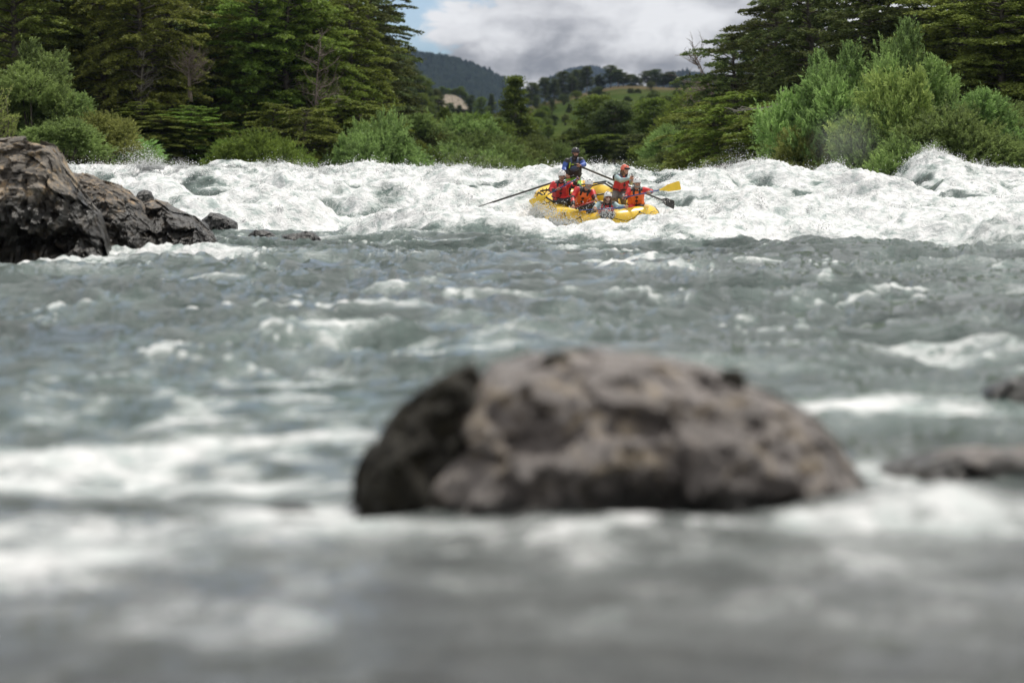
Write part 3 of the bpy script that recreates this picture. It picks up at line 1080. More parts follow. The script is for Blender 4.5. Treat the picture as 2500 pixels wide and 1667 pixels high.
for i, (px, D, top, p) in enumerate([(300, 116, 290, 0), (350, 117, 250, 1), (405, 116, 285, 2), (470, 117, 262, 0), (520, 118, 300, 1), (660, 119, 255, 1), (735, 118, 270, 2), (820, 121, 240, 1), (870, 122, 255, 0),
                                       (1800, 104, 230, 2), (1850, 101, 262, 1), (1900, 99, 240, 0), (1745, 112, 255, 2)]):
    x = X(px, D); bz = gz(x, D)
    s = scale_for(top, D, [15, 16, 14][p], bz)
    sxy = max(s * 1.5, 0.5)
    side = 'left' if i < 9 else 'right'
    place(LAY[p], 'young_beech', 'tree', f'young low beech at the foot of the {side} forest, {ORD[i if i < 9 else i - 9]} from the left', f'young beeches at the foot of the {side} forest', x, D, sxy, rnd.uniform(0, 6.28),
          M_LEAF_OLIVE if i % 2 == 0 else M_LEAF_GREEN, sz=s / sxy)

# dark trees behind the raft
for i, (px, D, top, p, m) in enumerate([(1258, 205, 192, 2, M_LEAF_GREEN), (1455, 215, 238, 0, M_LEAF_GREEN), (1400, 220, 330, 1, M_LEAF_GREEN), (1500, 205, 250, 0, M_LEAF_DARK), (1545, 215, 262, 1, M_LEAF_GREEN),
                                        (1595, 210, 245, 0, M_LEAF_GREEN), (1640, 215, 258, 1, M_LEAF_GREEN), (1370, 205, 362, 0, M_LEAF_DARK), (1480, 190, 330, 1, M_LEAF_GREEN), (1570, 185, 330, 0, M_LEAF_DARK), (1430, 192, 345, 0, M_LEAF_DARK)]):
    labs = ['pointed conifer with a thin leaning tip above the middle shrubs', 'tall round topped tree right of the grassy slope behind the raft', 'small dark tree behind the standing guide on the left',
            'dark tree just right of the standing guide', 'slender tree behind the raft with its trunk showing', 'broad dark tree above the woman in the coral helmet',
            'dark tree left of the right bank shrubs', 'low dark tree left of the standing guide', 'low tree behind the oar shaft', 'low dark tree behind the paddler with the raised blade', 'dense low tree directly behind the guide']
    x = X(px, D); bz = gz(x, D)
    Hs = [12, 13, 12][p]
    s = scale_for(top, D, Hs, bz)
    sxy = max(s * 1.25, 0.72)
    if p == 2: sxy = s * 1.15
    place(CLUMP[p], 'dark_tree' if p != 2 else 'conifer_tree', 'tree', labs[i], None, x, D, sxy, rnd.uniform(0, 6.28), m, sz=s / sxy, tmat=M_BARK_PALE)

# trees on the skyline of the meadow hill
RID = [(1300, 640, 205), (1330, 700, 192), (1352, 690, 196), (1375, 700, 178), (1396, 690, 190), (1408, 710, 174), (1432, 700, 165), (1460, 720, 186), (1490, 720, 163), (1508, 715, 172), (1520, 720, 180), (1540, 725, 184),
       (1552, 720, 190), (1580, 725, 176), (1600, 720, 172), (1618, 725, 184), (1634, 720, 178), (1648, 720, 190), (1672, 705, 198), (1700, 660, 186)]
for i, (px, D, top) in enumerate(RID):
    p = [0, 1, 2, 0, 1][i % 5]
    x = X(px, D); bz = gz(x, D)
    Hs = [12, 13, 12][p]
    s = scale_for(top, D, Hs, bz)
    sxy = max(s * 1.35, 0.8)
    place(CLUMP[p], 'ridge_tree', 'tree', f'dark tree on the skyline of the brown meadow hill, {ORD[i]} from the left', 'trees on the skyline of the meadow hill',
          x, D, sxy, rnd.uniform(0, 6.28), M_LEAF_DARK, sz=s / sxy)
# wooded slope behind the cliff and slope bushes
SL = [(985, 420, 160), (1005, 430, 178), (1025, 420, 190), (1045, 430, 205), (1062, 440, 222), (1000, 380, 215), (1030, 380, 232), (990, 360, 238), (1040, 350, 262), (1150, 560, 235), (1175, 540, 240),
      (1200, 560, 232), (1310, 560, 236), (1345, 520, 245), (1330, 430, 262), (1390, 480, 258), (1420, 430, 268), (1350, 380, 282), (1300, 360, 292), (1430, 380, 285), (1475, 500, 248), (1080, 330, 275), (1340, 300, 308), (1310, 280, 320), (1372, 620, 232), (1440, 560, 246), (1058, 600, 246), (1078, 590, 258), (1100, 600, 254), (1122, 590, 259)]
for i, (px, D, top) in enumerate(SL):
    p = [0, 1, 0, 2][i % 4]
    x = X(px, D); bz = gz(x, D)
    Hs = [12, 13, 12][p]
    s = max(scale_for(top, D, Hs, bz), 0.16)
    sxy = max(s * 1.0, 0.3)
    place(CLUMP[p], 'slope_tree', 'tree', f'small {["dark","dark","green","pointed"][i % 4]} tree scattered on the slope below the mountain, {ORD[i]} of them', 'scattered trees on the far slope',
          x, D, sxy, rnd.uniform(0, 6.28), M_LEAF_GREEN if i % 4 == 2 else M_LEAF_DARK, sz=s / sxy)


rs = random.Random(77)
for i in range(46):
    px = rs.uniform(1270, 1690); D = rs.uniform(270, 430) if i < 26 else rs.uniform(430, 620)
    x = X(px, D); s = rs.uniform(0.5, 1.0)
    place(BUSH[i % 3], 'slope_shrub', 'shrub', f'{["dark", "green", "olive"][i % 3]} shrub scattered on the grassy slope, {ORD[i % 26]} {"nearer" if i < 26 else "farther"} one', 'shrubs scattered on the grassy slope', x, D, s * 0.8, rs.uniform(0, 6), [M_LEAF_DARK, M_LEAF_GREEN, M_LEAF_MOSS][i % 3], sz=0.85, parts=('stem', 'foliage'))


# bare and dead wood
def wood(mb, name, mat, label, cat, x, y, z=None, s=1.0, rz=0, lean=0):
    o = link_mesh(name, mb.mesh(name, [mat]))
    o.location = (x, y, gz(x, y) if z is None else z)
    o.scale = (s, s, s); o.rotation_euler = (0, lean, rz)
    return tag(o, label, cat)


wood(bare_tree(51, 9.5, 2.0, 44, tr=0.07), 'bare_tree', M_TWIG, 'pale bare branched tree standing before the green beeches of the left forest', 'tree', X(780, 122.5), 122.5, s=0.95)
wood(bare_tree(52, 5.0, 3.6, 26), 'dead_tree', M_BARK_PALE, 'leaning grey dead tree with twisted limbs near the water on the left bank', 'tree', X(800, 120.5), 120.5, lean=0.5, s=0.8)
wood(bare_tree(53, 7, 1.6, 26, tr=0.09), 'bare_tree', M_BARK_PALE, 'thin pale bare tree among the olive beeches of the left forest', 'tree', X(352, 119.5), 119.5, z=3.2, s=0.62)
wood(bare_tree(54, 3, 1.6, 40), 'dead_shrub', M_TWIG, 'brown tangle of dead twigs hanging in the left forest', 'shrub', X(470, 119), 119, z=5.2, s=0.7)
wood(bare_tree(55, 7, 2.2, 30, tr=0.1), 'bare_tree', M_TWIG, 'dark leafless tree reaching over the skyline left of the right forest', 'tree', X(1800, 128), 128, s=1.05, lean=-0.35)


def fallen_branch():
    mb = MB()
    pts = [P(1790, 272, 93), P(1880, 262, 92), P(1935, 238, 91), P(1975, 222, 90), P(2040, 204, 89), P(2080, 190, 89)]
    mb.tube(pts, [0.02, 0.03, 0.05, 0.06, 0.08, 0.09], 6)
    r = random.Random(3)
    for k in range(26):
        i = r.randint(0, 4); t = r.random()
        p = pts[i].lerp(pts[i + 1], t)
        q = p + Vector((r.uniform(-.5, .1), r.uniform(-.3, .3), r.uniform(-.7, .25)))
        e = q + Vector((r.uniform(-.4, .1), 0, r.uniform(-.4, .1)))
        mb.tube([p, q, e], [0.022, 0.014, 0.005], 4)
    o = mb.build('fallen_branch', M_BARK_PALE)
    tag(o, 'long pale bare branch slanting out of the right bank willows', 'branch')


fallen_branch()


# near sapling with long leaves behind the left boulder
def near_willow():
    r = np.random.RandomState(9)
    base = P(-5, 380, 47)
    mb = MB()
    C = []; U = []; V = []; T = []
    for k in range(70):
        bx = base + Vector((r.uniform(-1.1, 0.3), r.uniform(-0.5, 0.5), 0))
        tip = P(r.uniform(-60, 50), r.uniform(205, 330) + 0, 47 + r.uniform(-0.5, 0.5))
        if tip.x > P(22, 0, 47).x: tip.z = min(tip.z, P(0, 285, 47).z)
        m_ = bx.lerp(tip, 0.5) + Vector((r.uniform(-.1, .1), 0, 0.1))
        mb.tube([bx, m_, tip], [0.012, 0.008, 0.003], 4)
        n = 48
        for t in np.linspace(0.15, 1, n):
            p = bx * (1 - t) ** 2 + m_ * 2 * t * (1 - t) + tip * t * t
            sd = (tip - bx).normalized()
            a = np.array(sd) * 0.8 + r.normal(0, 0.5, 3)
            a = a / np.linalg.norm(a)
            b = np.cross(a, r.normal(0, 1, 3)); b /= np.linalg.norm(b)
            C.append(np.array(p) + a * 0.04); U.append(a * r.uniform(0.03, 0.055)); V.append(b * 0.009); T.append(r.uniform(0.2, 1))
    o = thing('willow_sapling', 'bright yellow green willow sapling poking up behind the big left boulder', 'shrub', tuple(base))
    off = np.array(base)
    s = link_mesh('stem', mb.mesh('stem', [M_BARK], off=base), o)
    link_mesh('foliage', leaves_mesh('foliage', np.array(C) - off, np.array(U), np.array(V), np.array(T), M_LEAF_BRIGHT), o)


near_willow()


# pale eroded cliff on the far slope
def cliff():
    D0 = 640
    nx, nz = 60, 26
    top = np.interp(np.linspace(1052, 1148, nx), [1052, 1068, 1090, 1110, 1128, 1148], [256, 240, 231, 233, 243, 266])
    bot = np.interp(np.linspace(1052, 1148, nx), [1052, 1080, 1148], [252, 264, 268])
    V = []
    for j in range(nz):
        t = j / (nz - 1)
        for i in range(nx):
            px = 1052 + 96 * i / (nx - 1)
            py = top[i] * (1 - t) + bot[i] * t
            D = D0 + 16 * (1 - t) + 2.2 * float(n2(np.array([px / 5.0]), np.array([py / 22.0]), 7)[0]) + 1.0 * float(n2(np.array([px / 2.0]), np.array([py / 6.0]), 8)[0])
            V.append(tuple(P(px, py, D)))
    for j in (0,):
        for i in range(nx):
            p = V[i]; V.append((p[0], p[1] + 40, p[2] - 6))
    Fq = [(j * nx + i, (j + 1) * nx + i, (j + 1) * nx + i + 1, j * nx + i + 1) for j in range(nz - 1) for i in range(nx - 1)]
    b = nz * nx
    Fq += [(i, i + 1, b + i + 1, b + i) for i in range(nx - 1)]
    m, nt, out = new_mat('cliff_earth')
    p = N(nt, 'ShaderNodeBsdfPrincipled'); g = N(nt, 'ShaderNodeNewGeometry')
    a = noise(nt, mapping(nt, g.outputs['Position'], (1, 1, 1.6)), 0.6, 7, 0.7)
    r = ramp(nt, [(0.3, (0.07, 0.06, 0.045)), (0.48, (0.19, 0.16, 0.12)), (0.66, (0.34, 0.29, 0.225))], a)
    L(nt, r, 0, p, 'Base Color'); p.inputs['Roughness'].default_value = 0.95
    L(nt, p, 0, out, 0)
    o = link_mesh('cliff', mesh_np('cliff', V, Fq, [m], True))
    tag(o, 'pale eroded earth cliff on the slope between left forest and mountain', 'cliff')
    for i, (px, top_) in enumerate([(1066, 222), (1080, 219), (1095, 222), (1112, 224), (1126, 217), (1135, 232)]):
        D = 668
        x = X(px, D); s = 0.42
        zt = HCAM + (430 - top_) / F * D
        o = place(CLUMP[i % 2], 'clifftop_bush', 'shrub', f'bush growing on top of the pale cliff, {ORD[i]} from the left', 'bushes on the cliff top', x, D, s, i * 1.3, M_LEAF_GREEN, z=zt - 12 * s * 0.55, sz=0.62)


cliff()


# ------------------------------------------------------------------ river water
CREST = [(-300, 405), (100, 403), (160, 399), (240, 398), (330, 400), (380, 398), (440, 402), (520, 401), (600, 399), (690, 392), (720, 402), (790, 407), (850, 400), (900, 394), (950, 402), (1000, 404),
         (1040, 407), (1080, 402), (1140, 402), (1190, 410), (1250, 413), (1330, 409), (1360, 411), (1420, 404), (1480, 400), (1560, 409), (1600, 416), (1640, 413), (1700, 412), (1740, 411), (1790, 412),
         (1850, 396), (1885, 404), (1920, 420), (1960, 424), (2010, 410), (2060, 404), (2085, 410), (2110, 436), (2140, 440), (2190, 422), (2225, 400), (2270, 387), (2310, 391), (2345, 404), (2400, 414), (2500, 420), (2800, 415)]
YC = 76.0


def db(x):
    return 48.6 - 0.78 * np.clip(x, -8, 12) + 1.2 * n2(x / 3.0, x * 0 + 2.2, 77)


def mound(x, y, cx, cy, sx, sy, h):
    return h * np.exp(-((x - cx) / sx) ** 2 - ((y - cy) / sy) ** 2)


def water_h(x, y):
    x = np.asarray(x, float); y = np.asarray(y, float)
    D_b = db(x)
    cpx = np.array([c[0] for c in CREST], float); cpy = np.array([c[1] for c in CREST], float)
    pxa = x / YC * F + 1250
    zc = HCAM + (430 - np.interp(pxa, cpx, cpy)) / F * YC - 0.07
    zm = zc.mean() * 0 + 1.55
    t = np.clip((y - D_b) / (YC - D_b), 0, 1)
    wsel = np.exp(-((y - YC) / 3.2) ** 2)
    crest = zc * wsel + 1.42 * (1 - wsel)
    z = crest * t ** 1.9
    z = np.where(y > YC, zc * (1 - sstep(YC, YC + 9, y)) + 0.95 * sstep(YC, YC + 9, y), z)
    rap = sstep(-0.5, 1.6, y - D_b)
    calm = 1 - rap
    # calm but choppy water
    wx = n2(x / 2.3 + 5, y / 2.3, 21) * 0.9
    wy = n2(x / 2.3, y / 2.3 + 9, 22) * 0.9
    xs, ys = x + wx, y + wy
    am = 0.22 + 0.78 * sstep(8, 24, y)
    h = 0.15 * n2(xs / 3.4, ys / 2.6, 1)
    h += 0.13 * (0.5 - np.abs(n2(xs / 2.2, ys / 1.6, 2)) * 1.9)
    h += 0.09 * (0.4 - np.abs(n2(xs / 0.95, ys / 0.75, 3)) * 1.8)
    h += 0.05 * (0.4 - np.abs(n2(xs / 0.42, ys / 0.36, 4)) * 1.8)
    h += 0.020 * (0.4 - np.abs(n2(xs / 0.19, ys / 0.17, 5)) * 1.8)
    peak = (0.4 - np.abs(n2(xs / 0.95, ys / 0.75, 3)) * 1.8) + 0.7 * (0.4 - np.abs(n2(xs / 0.42, ys / 0.36, 4)) * 1.8) + 0.8 * n2(xs / 1.7, ys / 1.9, 12)
    h *= am
    # standing swell that hides the foot of the white water
    h += 0.10 * np.exp(-((y - D_b + 1.6) / 1.3) ** 2)
    # white water
    ax = x + 0.5 * n2(x / 1.1, y / 1.1, 31) + 0.2 * n2(x / 0.4, y / 0.4, 33)
    ay = y + 0.5 * n2(x / 1.1 + 7, y / 1.1, 32)
    big = n2(ax / 3.6, ay / 3.0, 41)
    ph = ay * (2 * PI / 6.3) + 2.6 * n2(x / 5.5, y / 9.0, 47) + 0.9
    train = (0.5 + 0.5 * np.cos(ph)) ** 1.6 * (0.16 + 0.50 * sstep(-0.35, 0.4, n2(x / 2.6, y / 5.0, 48))) * (1 - 0.35 * sstep(3, 8, x))
    away = np.clip(np.abs(y - YC) / 4.0, 0, 1) * (1 - 0.85 * mound(x, y, 2.2, 58.0, 2.6, 3.4, 1.0))
    g = 0.20 * big + train * away * 1.15
    b1 = np.abs(n2(ax / 1.7, ay / 1.5, 42)); b2 = np.abs(n2(ax / 0.8, ay / 0.75, 43))
    b3 = np.abs(n2(ax / 0.36, ay / 0.36, 44)); b4 = np.abs(n2(ax / 0.17, ay / 0.19, 45)); b5 = np.abs(n2(ax / 0.09, ay / 0.1, 46))
    g += -0.26 * b1 - 0.17 * b2 - 0.10 * b3 - 0.02 * b4 + 0.08
    nearc = np.exp(-((y - YC) / 2.2) ** 2)
    g2 = g * (1 - 0.72 * nearc) - nearc * (0.16 * b2 + 0.14 * b3 + 0.12 * b4 + 0.08 * b5 - 0.10)
    g2 = g2 * (1 - sstep(YC + 2, YC + 10, y) * 0.7)
    z = z + calm * h + rap * g2
    # named swells: right hand breakers and the hole in front of the raft
    z += rap * (mound(x, y, 6.6, 57, 1.6, 2.4, 0.20) + mound(x, y, 11.0, 58, 2.2, 2.4, 0.16) + mound(x, y, 9.2, 62, 1.3, 1.6, 0.22) + mound(x, y, 12.2, 66, 1.5, 1.6, 0.15) + mound(x, y, 6.6, 65, 1.3, 2.0, 0.30) + mound(x, y, 10.3, 66, 1.8, 2.2, 0.28)
                + mound(x, y, -6, 64, 2.5, 2.4, 0.25) + mound(x, y, -10.5, 62, 2.0, 2.0, 0.25) + mound(x, y, -1.8, 67, 2.2, 1.8, 0.18) + mound(x, y, -2.6, 57.0, 1.6, 1.4, 0.12)
                - mound(x, y, 2.3, 59.4, 2.1, 2.7, 0.70) - mound(x, y, 3.2, 57.5, 1.1, 1.4, 0.40) - mound(x, y, 3.9, 61.6, 1.3, 2.0, 0.55) - mound(x, y, 11.3, 73.0, 0.75, 7.0, 0.62) + mound(x, y, 13.0, 75.0, 0.9, 2.5, 0.42) + mound(x, y, 14.6, 75.0, 1.2, 2.0, 0.15) + mound(x, y, 7.9, 74.5, 0.55, 2.5, 0.26) + mound(x, y, 10.1, 75, 0.55, 2.5, 0.20) - mound(x, y, 9.0, 75, .4, 3, .14)) + (1 - rap) * (mound(x, y, 1.6, 8.4, 1.6, .6, .05) + mound(x, y, 1.55, 8.95, .55, .3, .13) + mound(x, y, .3, 8.8, .5, .25, .05))
    return z, rap, np.where(rap > 0.5, g, peak), np.cos(ph + 0.9), big, D_b


def foam_amount(x, y, rap, b1, b2, big, z):
    fine = n2(x / 0.9, y / 1.3, 61)
    pat = n2(x / 3.8, y / 5.5, 62)
    f_r = 0.58 + 0.42 * fine - 0.34 * sstep(0.0, 0.40, n2(x / 2.6, y / 3.6, 66)) + 0.12 * b2 + 0.5 * np.clip(b1 - 0.12, -0.3, 0.3) + 0.26 * n2(x / 0.4, y / 0.7, 67)
    f_r = f_r + 0.20 * np.exp(-((y - db(x) - 4) / 4.0) ** 2) + 0.32 * sstep(2, 7, x) * np.exp(-((y - 56) / 9.0) ** 2) + 0.25 * np.exp(-((y - YC) / 1.4) ** 2)
    st = n2(x / 2.2 + y * 0.05, y / 1.1, 63)
    f_c = 0.06 + 0.34 * sstep(0.55, 0.95, b1) * (0.25 + 0.75 * sstep(9, 14, y)) + 0.34 * sstep(0.12, 0.5, pat) * sstep(-0.1, 0.5, st) + 0.14 * sstep(0.25, 0.6, fine)
    # froth drifting on the left of the foreground and round the boulders
    g = lambda cx, cy, sx, sy, a: a * np.exp(-((x - cx) / sx) ** 2 - ((y - cy) / sy) ** 2)
    f_c = f_c + g(-1.6, 13.5, 1.3, 1.5, .26) * sstep(-.3, .3, n2(x / .5, y / .8, 64)) + g(-2.2, 15.5, 1.5, 2.2, .26) * sstep(-.4, .4, n2(x / .3, y / .5, 60)) + g(-0.6, 19.0, 1.3, 2.2, .32) * sstep(-.3, .3, n2(x / .6, y / 1.2, 65))
    f_c = f_c + g(-1.8, 9.2, 1.8, .8, .22) * sstep(-.6, .5, n2(x / .3, y / .3, 57)) + g(-1.1, 10.9, 1.3, 0.9, .24) * sstep(-.5, .4, n2(x / .22, y / .4, 59)) + g(-0.55, 9.5, 0.5, 0.25, .42) + g(2.2, 13.6, 0.9, 0.7, .50) + g(1.55, 10.4, 0.5, 0.5, .35) + g(1.5, 8.8, .6, .35, .08) + g(0.9, 8.75, 1.1, 0.22, .30) * sstep(-.4, .5, n2(x / .25, y / .3, 58)) + g(-0.7, 9.0, .35, .3, .3) + g(1.6, 8.6, 1.0, 0.5, .12)
    f_c = f_c + g(-7.0, 36.5, 1.3, 1.6, .5) + g(-5.4, 39.5, 2.2, 1.0, .30) + g(8, 35, 3, 1.2, .22) + g(-6, 33, 1.5, 1.0, .2) + g(6.5, 27, 2.0, 1.0, .2)
    f_c = f_c + g(0, 7.9, 5, 1.2, .16) * sstep(-.9, .5, n2(x / .5, y / .35, 68)) + g(-2.5, 11, 3.0, 2.5, .16) * sstep(-.3, .5, n2(x / .35, y / .5, 69))
    f_c = f_c + g(-3.6, 49.5, 2.6, 2.2, .18)
    f = f_r * rap + f_c * (1 - rap)
    return np.clip(f, 0, 1.2)


def build_water():
    ny1 = np.exp(np.linspace(math.log(3.6), math.log(40), 250))[:-1]
    ny2 = np.linspace(40, 80, 350)[:-1]
    ny3 = np.linspace(80, 178, 60)
    ys = np.concatenate([[-6, 0, 2.5], ny1, ny2, ny3])
    nc = 700
    u = np.linspace(-1, 1, nc)
    Y, Uu = np.meshgrid(ys, u, indexing='ij')
    Xg = Uu * (0.245 * np.maximum(Y, 0) + 2.6)
    Z, rap, b1, b2, big, D_b = water_h(Xg, Y)
    foam = foam_amount(Xg, Y, rap, b1, b2, big, Z)
    # throw the water sideways a little so that fronts steepen and curl
    dx = rap * (0.09 * n2(Xg / 0.4, Y / 0.5, 71))
    dy = rap * (0.15 * n2(Xg / 0.7, Y / 0.7, 73) - 0.15 * (big > 0.1) * big)
    V = np.stack([Xg + dx, Y + dy, Z], -1).reshape(-1, 3)
    ny = len(ys)
    i = np.arange(ny - 1)[:, None] * nc + np.arange(nc - 1)[None, :]
    Fq = np.stack([i, i + 1, i + 1 + nc, i + nc], -1).reshape(-1, 4)
    me = mesh_np('river_water', V, Fq, [water_mat()], True, {'foam': foam.ravel()})
    o = link_mesh('river_water', me)
    tag(o, 'grey green river turning to white rapids', kind='structure')


build_water()


# ---- airborne spray: tiny clots of water, one object per place
def clots(name, C, S, mat, label):
    C = np.asarray(C, float); S = np.asarray(S, float)
    n = len(C)
    r = np.random.RandomState(len(name) + n)
    base = np.array([(1, 0, -0.5), (-0.5, 0.87, -0.5), (-0.5, -0.87, -0.5), (0, 0, 1)], float)
    sc = S[:, None, None] * r.uniform(0.7, 1.5, (n, 4, 1)) * 1.25
    st = r.uniform(0.7, 1.5, (n, 1, 3))
    a = r.uniform(0, 2 * PI, n); b = r.uniform(0, PI, n)
    ca, sa, cb, sb = np.cos(a), np.sin(a), np.cos(b), np.sin(b)
    z0 = np.zeros(n)
    R1 = np.stack([np.stack([ca, -sa, z0], -1), np.stack([sa * cb, ca * cb, -sb], -1), np.stack([sa * sb, ca * sb, cb], -1)], 1)
    loc = np.einsum('nij,nkj->nki', R1, base[None] * sc)
    V = (C[:, None, :] + loc * st).reshape(-1, 3)
    fs = np.array([(0, 1, 3), (1, 2, 3), (2, 0, 3), (0, 2, 1)])
    Fq = (fs[None] + (np.arange(n) * 4)[:, None, None]).reshape(-1, 3)
    o = link_mesh(name, mesh_np(name, V, Fq, [mat], True))
    tag(o, label, kind='stuff')
    return o


M_SPRAY = spray_mat()


def crest_spray():
    r = np.random.RandomState(4)
    n = 22000
    x = r.uniform(-19, 19.5, n)
    y = YC + r.normal(0, 0.8, n)
    z, *_ = water_h(x, y)
    gust = 0.25 + 1.6 * np.clip(n2(x / 0.8, x * 0, 91) + 0.5 * n2(x / 0.25, x * 0 + 3, 92) + 0.15, 0, 1.2)
    hh = r.exponential(1, n) * 0.10 * gust
    s = 0.005 + 0.013 * r.rand(n) ** 3
    s = s * np.clip(1.2 - hh * 1.2, 0.45, 1.2)
    clots('spray', np.stack([x, y, z + hh - 0.01], -1), s, M_SPRAY, 'white spray flying off the crest of the far waves')
    # drops over the breaking surface
    n = 20000
    x = r.uniform(-13, 14.5, n); y = r.uniform(47, 74, n)
    z, rap, *_ = water_h(x, y)
    gust = np.clip(n2(x / 1.2, y / 1.6, 93) + 0.15, 0, 1)
    hh = r.exponential(1, n) * 0.14 * gust
    ok = (rap > 0.9) & (gust > 0.05)
    s = 0.004 + 0.010 * r.rand(n) ** 3
    clots('spray', np.stack([x, y, z + hh], -1)[ok], s[ok], M_SPRAY, 'white drops thrown up over the rapids')


crest_spray()


def bursts():
    r = np.random.RandomState(14)
    Cs = []; Ss = []
    xs = np.concatenate([r.uniform(6.5, 15.5, 90), r.uniform(-15, 0, 60), r.uniform(-14, 15, 900)]); ys = np.concatenate([r.uniform(73.5, 76.5, 90), r.uniform(74, 76.5, 60), r.uniform(46, 77, 900)])
    z, rap, g, tr, *_ = water_h(xs, ys)
    pick = (rap > 0.9) & ((g > 0.12) | (np.arange(len(xs)) < 150)) & ~((xs > 0.2) & (xs < 4.6) & (ys > 57.2) & (ys < 63.5))
    for x, y, z0 in zip(xs[pick][:440], ys[pick][:440], z[pick][:440]):
        n = r.randint(60, 210)
        h = r.uniform(0.08, 0.34) * (1.35 if x > 5 and y > 73 else 1)
        w = r.uniform(0.15, 0.55)
        t = r.rand(n) ** 1.8
        fan = r.uniform(-1, 1, n)
        fil = np.where(r.rand(n) < .6, np.floor(fan * 5) / 5 + r.normal(0, .04, n), fan)
        lean = r.uniform(-.5, .5)
        cx = x + fil * w * (.4 + .6 * t) + lean * h * t
        cz = z0 - 0.06 + h * t * (1 - .6 * fan ** 2) * r.uniform(.7, 1.2, n)
        cy = y + r.normal(0, .12, n) - 0.15 * t
        Cs.append(np.stack([cx, cy, cz], -1)); Ss.append((0.005 + 0.016 * r.rand(n) ** 2.5) * (1.2 - .8 * t))
    clots('splash', np.concatenate(Cs), np.concatenate(Ss), M_SPRAY, 'ragged little bursts of white water all over the rapids')


bursts()


def jet(px, py, D, w, h, lean, n, seed, label, big=0.03, sheet=True):
    """a burst of water: root at pixel, width w, height h metres"""
    r = np.random.RandomState(seed)
    root = P(px, py, D)
    fan = r.uniform(-1, 1, n)
    t = r.rand(n) ** 1.7
    fil = np.floor(fan * 9) / 9 + r.normal(0, 0.03, n) * (0.4 + t * 2)
    fan2 = np.where(r.rand(n) < 0.6, fil, fan)
    x = root.x + fan2 * w * (0.35 + 0.65 * t) + lean * h * t
    top = h * (1 - 0.75 * fan ** 2) * (0.8 + 0.4 * r.rand(n))
    z = root.z - 0.1 + top * t + r.normal(0, 0.02, n)
    y = root.y + r.normal(0, 0.25, n) * (0.3 + t)
    s = (0.005 + big * 0.6 * r.rand(n) ** 2.5) * (1.15 - 0.8 * t)
    clots('splash', np.stack([x, y, z], -1), s, M_SPRAY, label)


jet(370, 404, 75, 1.0, 0.78, -0.5, 3000, 1, 'burst of white water leaping by the left shore', 0.026)
jet(445, 402, 75, 0.5, 0.34, -0.3, 900, 2, 'smaller burst of drops right of the left shore splash', 0.02)
jet(1800, 412, 75, 0.75, 0.95, 0.0, 1100, 3, 'scattered drops flying high between raft and right breaker', 0.022)
jet(1835, 418, 74, 0.5, 0.35, 0.1, 900, 4, 'low burst left of the right hand breaker', 0.02)
jet(1130, 415, 74, 1.8, 0.75, -0.2, 1100, 5, 'fine drops scattered above the crest left of the raft', 0.008)
jet(1460, 420, 72, 0.7, 0.5, -0.2, 1300, 6, 'drops flying behind the oar shaft', 0.018)
jet(1900, 430, 72, 1.2, 0.7, 0.2, 900, 13, 'fine drops above the right hand waves', 0.007)
jet(700, 410, 75, 1.4, 0.45, 0.2, 1500, 14, 'fine drops above the left middle crest', 0.01)


def mist():
    mb = MB()
    c = P(2065, 345, 79.5)
    mb.box(c, ((1.5, 0, 0), (0, 1.2, 0), (0, 0, 1.35)))
    m, nt, out = new_mat('mist_vapour')
    v = N(nt, 'ShaderNodeVolumePrincipled')
    v.inputs['Color'].default_value = (0.95, 0.97, 1.0, 1)
    tc = N(nt, 'ShaderNodeTexCoord')
    mp = mapping(nt, tc.outputs['Generated'], (2, 2, 2), (-1, -1, -1))
    ln = N(nt, 'ShaderNodeVectorMath', operation='LENGTH'); nt.links.new(mp, ln.inputs[0])
    fall = N(nt, 'ShaderNodeMapRange'); fall.interpolation_type = 'SMOOTHSTEP'
    nt.links.new(ln.outputs['Value'], fall.inputs[0])
    fall.inputs[1].default_value = 0.15; fall.inputs[2].default_value = 1.0
    fall.inputs[3].default_value = 0.20; fall.inputs[4].default_value = 0.0
    nz = noise(nt, tc.outputs['Object'], 0.9, 3, 0.5)
    nt.links.new(mathn(nt, 'MULTIPLY', fall.outputs[0], nz), v.inputs['Density'])
    nt.links.new(v.outputs[0], out.inputs['Volume'])
    tag(mb.build('mist', m, smooth=False), 'thin white vapour drifting up from the dip between the right hand waves', kind='stuff')


mist()


# ------------------------------------------------------------------ rocks
def facets(x, y, z, seed):
    """broken planes: each cell of a jittered lattice carries its own tilted face"""
    sh = x.shape
    p = np.stack([x.ravel(), y.ravel(), z.ravel()], -1)
    c0 = np.floor(p).astype(np.int64)
    best = np.full(len(p), 1e9); val = np.zeros(len(p))
    for dx in (-1, 0, 1):
        for dy in (-1, 0, 1):
            for dz in (-1, 0, 1):
                c = c0 + np.array([dx, dy, dz])
                hs = [_hash(c[:, 0], c[:, 1], c[:, 2], seed + k).astype(np.float64) / 4294967296.0 for k in range(7)]
                fp = c + np.stack(hs[:3], -1)
                d = ((p - fp) ** 2).sum(-1)
                pl = ((p - fp) * (np.stack(hs[3:6], -1) * 2 - 1)).sum(-1) * 0.9 + (hs[6] - 0.5) * 0.7
                m = d < best
                best = np.where(m, d, best); val = np.where(m, pl, val)
    return val.reshape(sh)


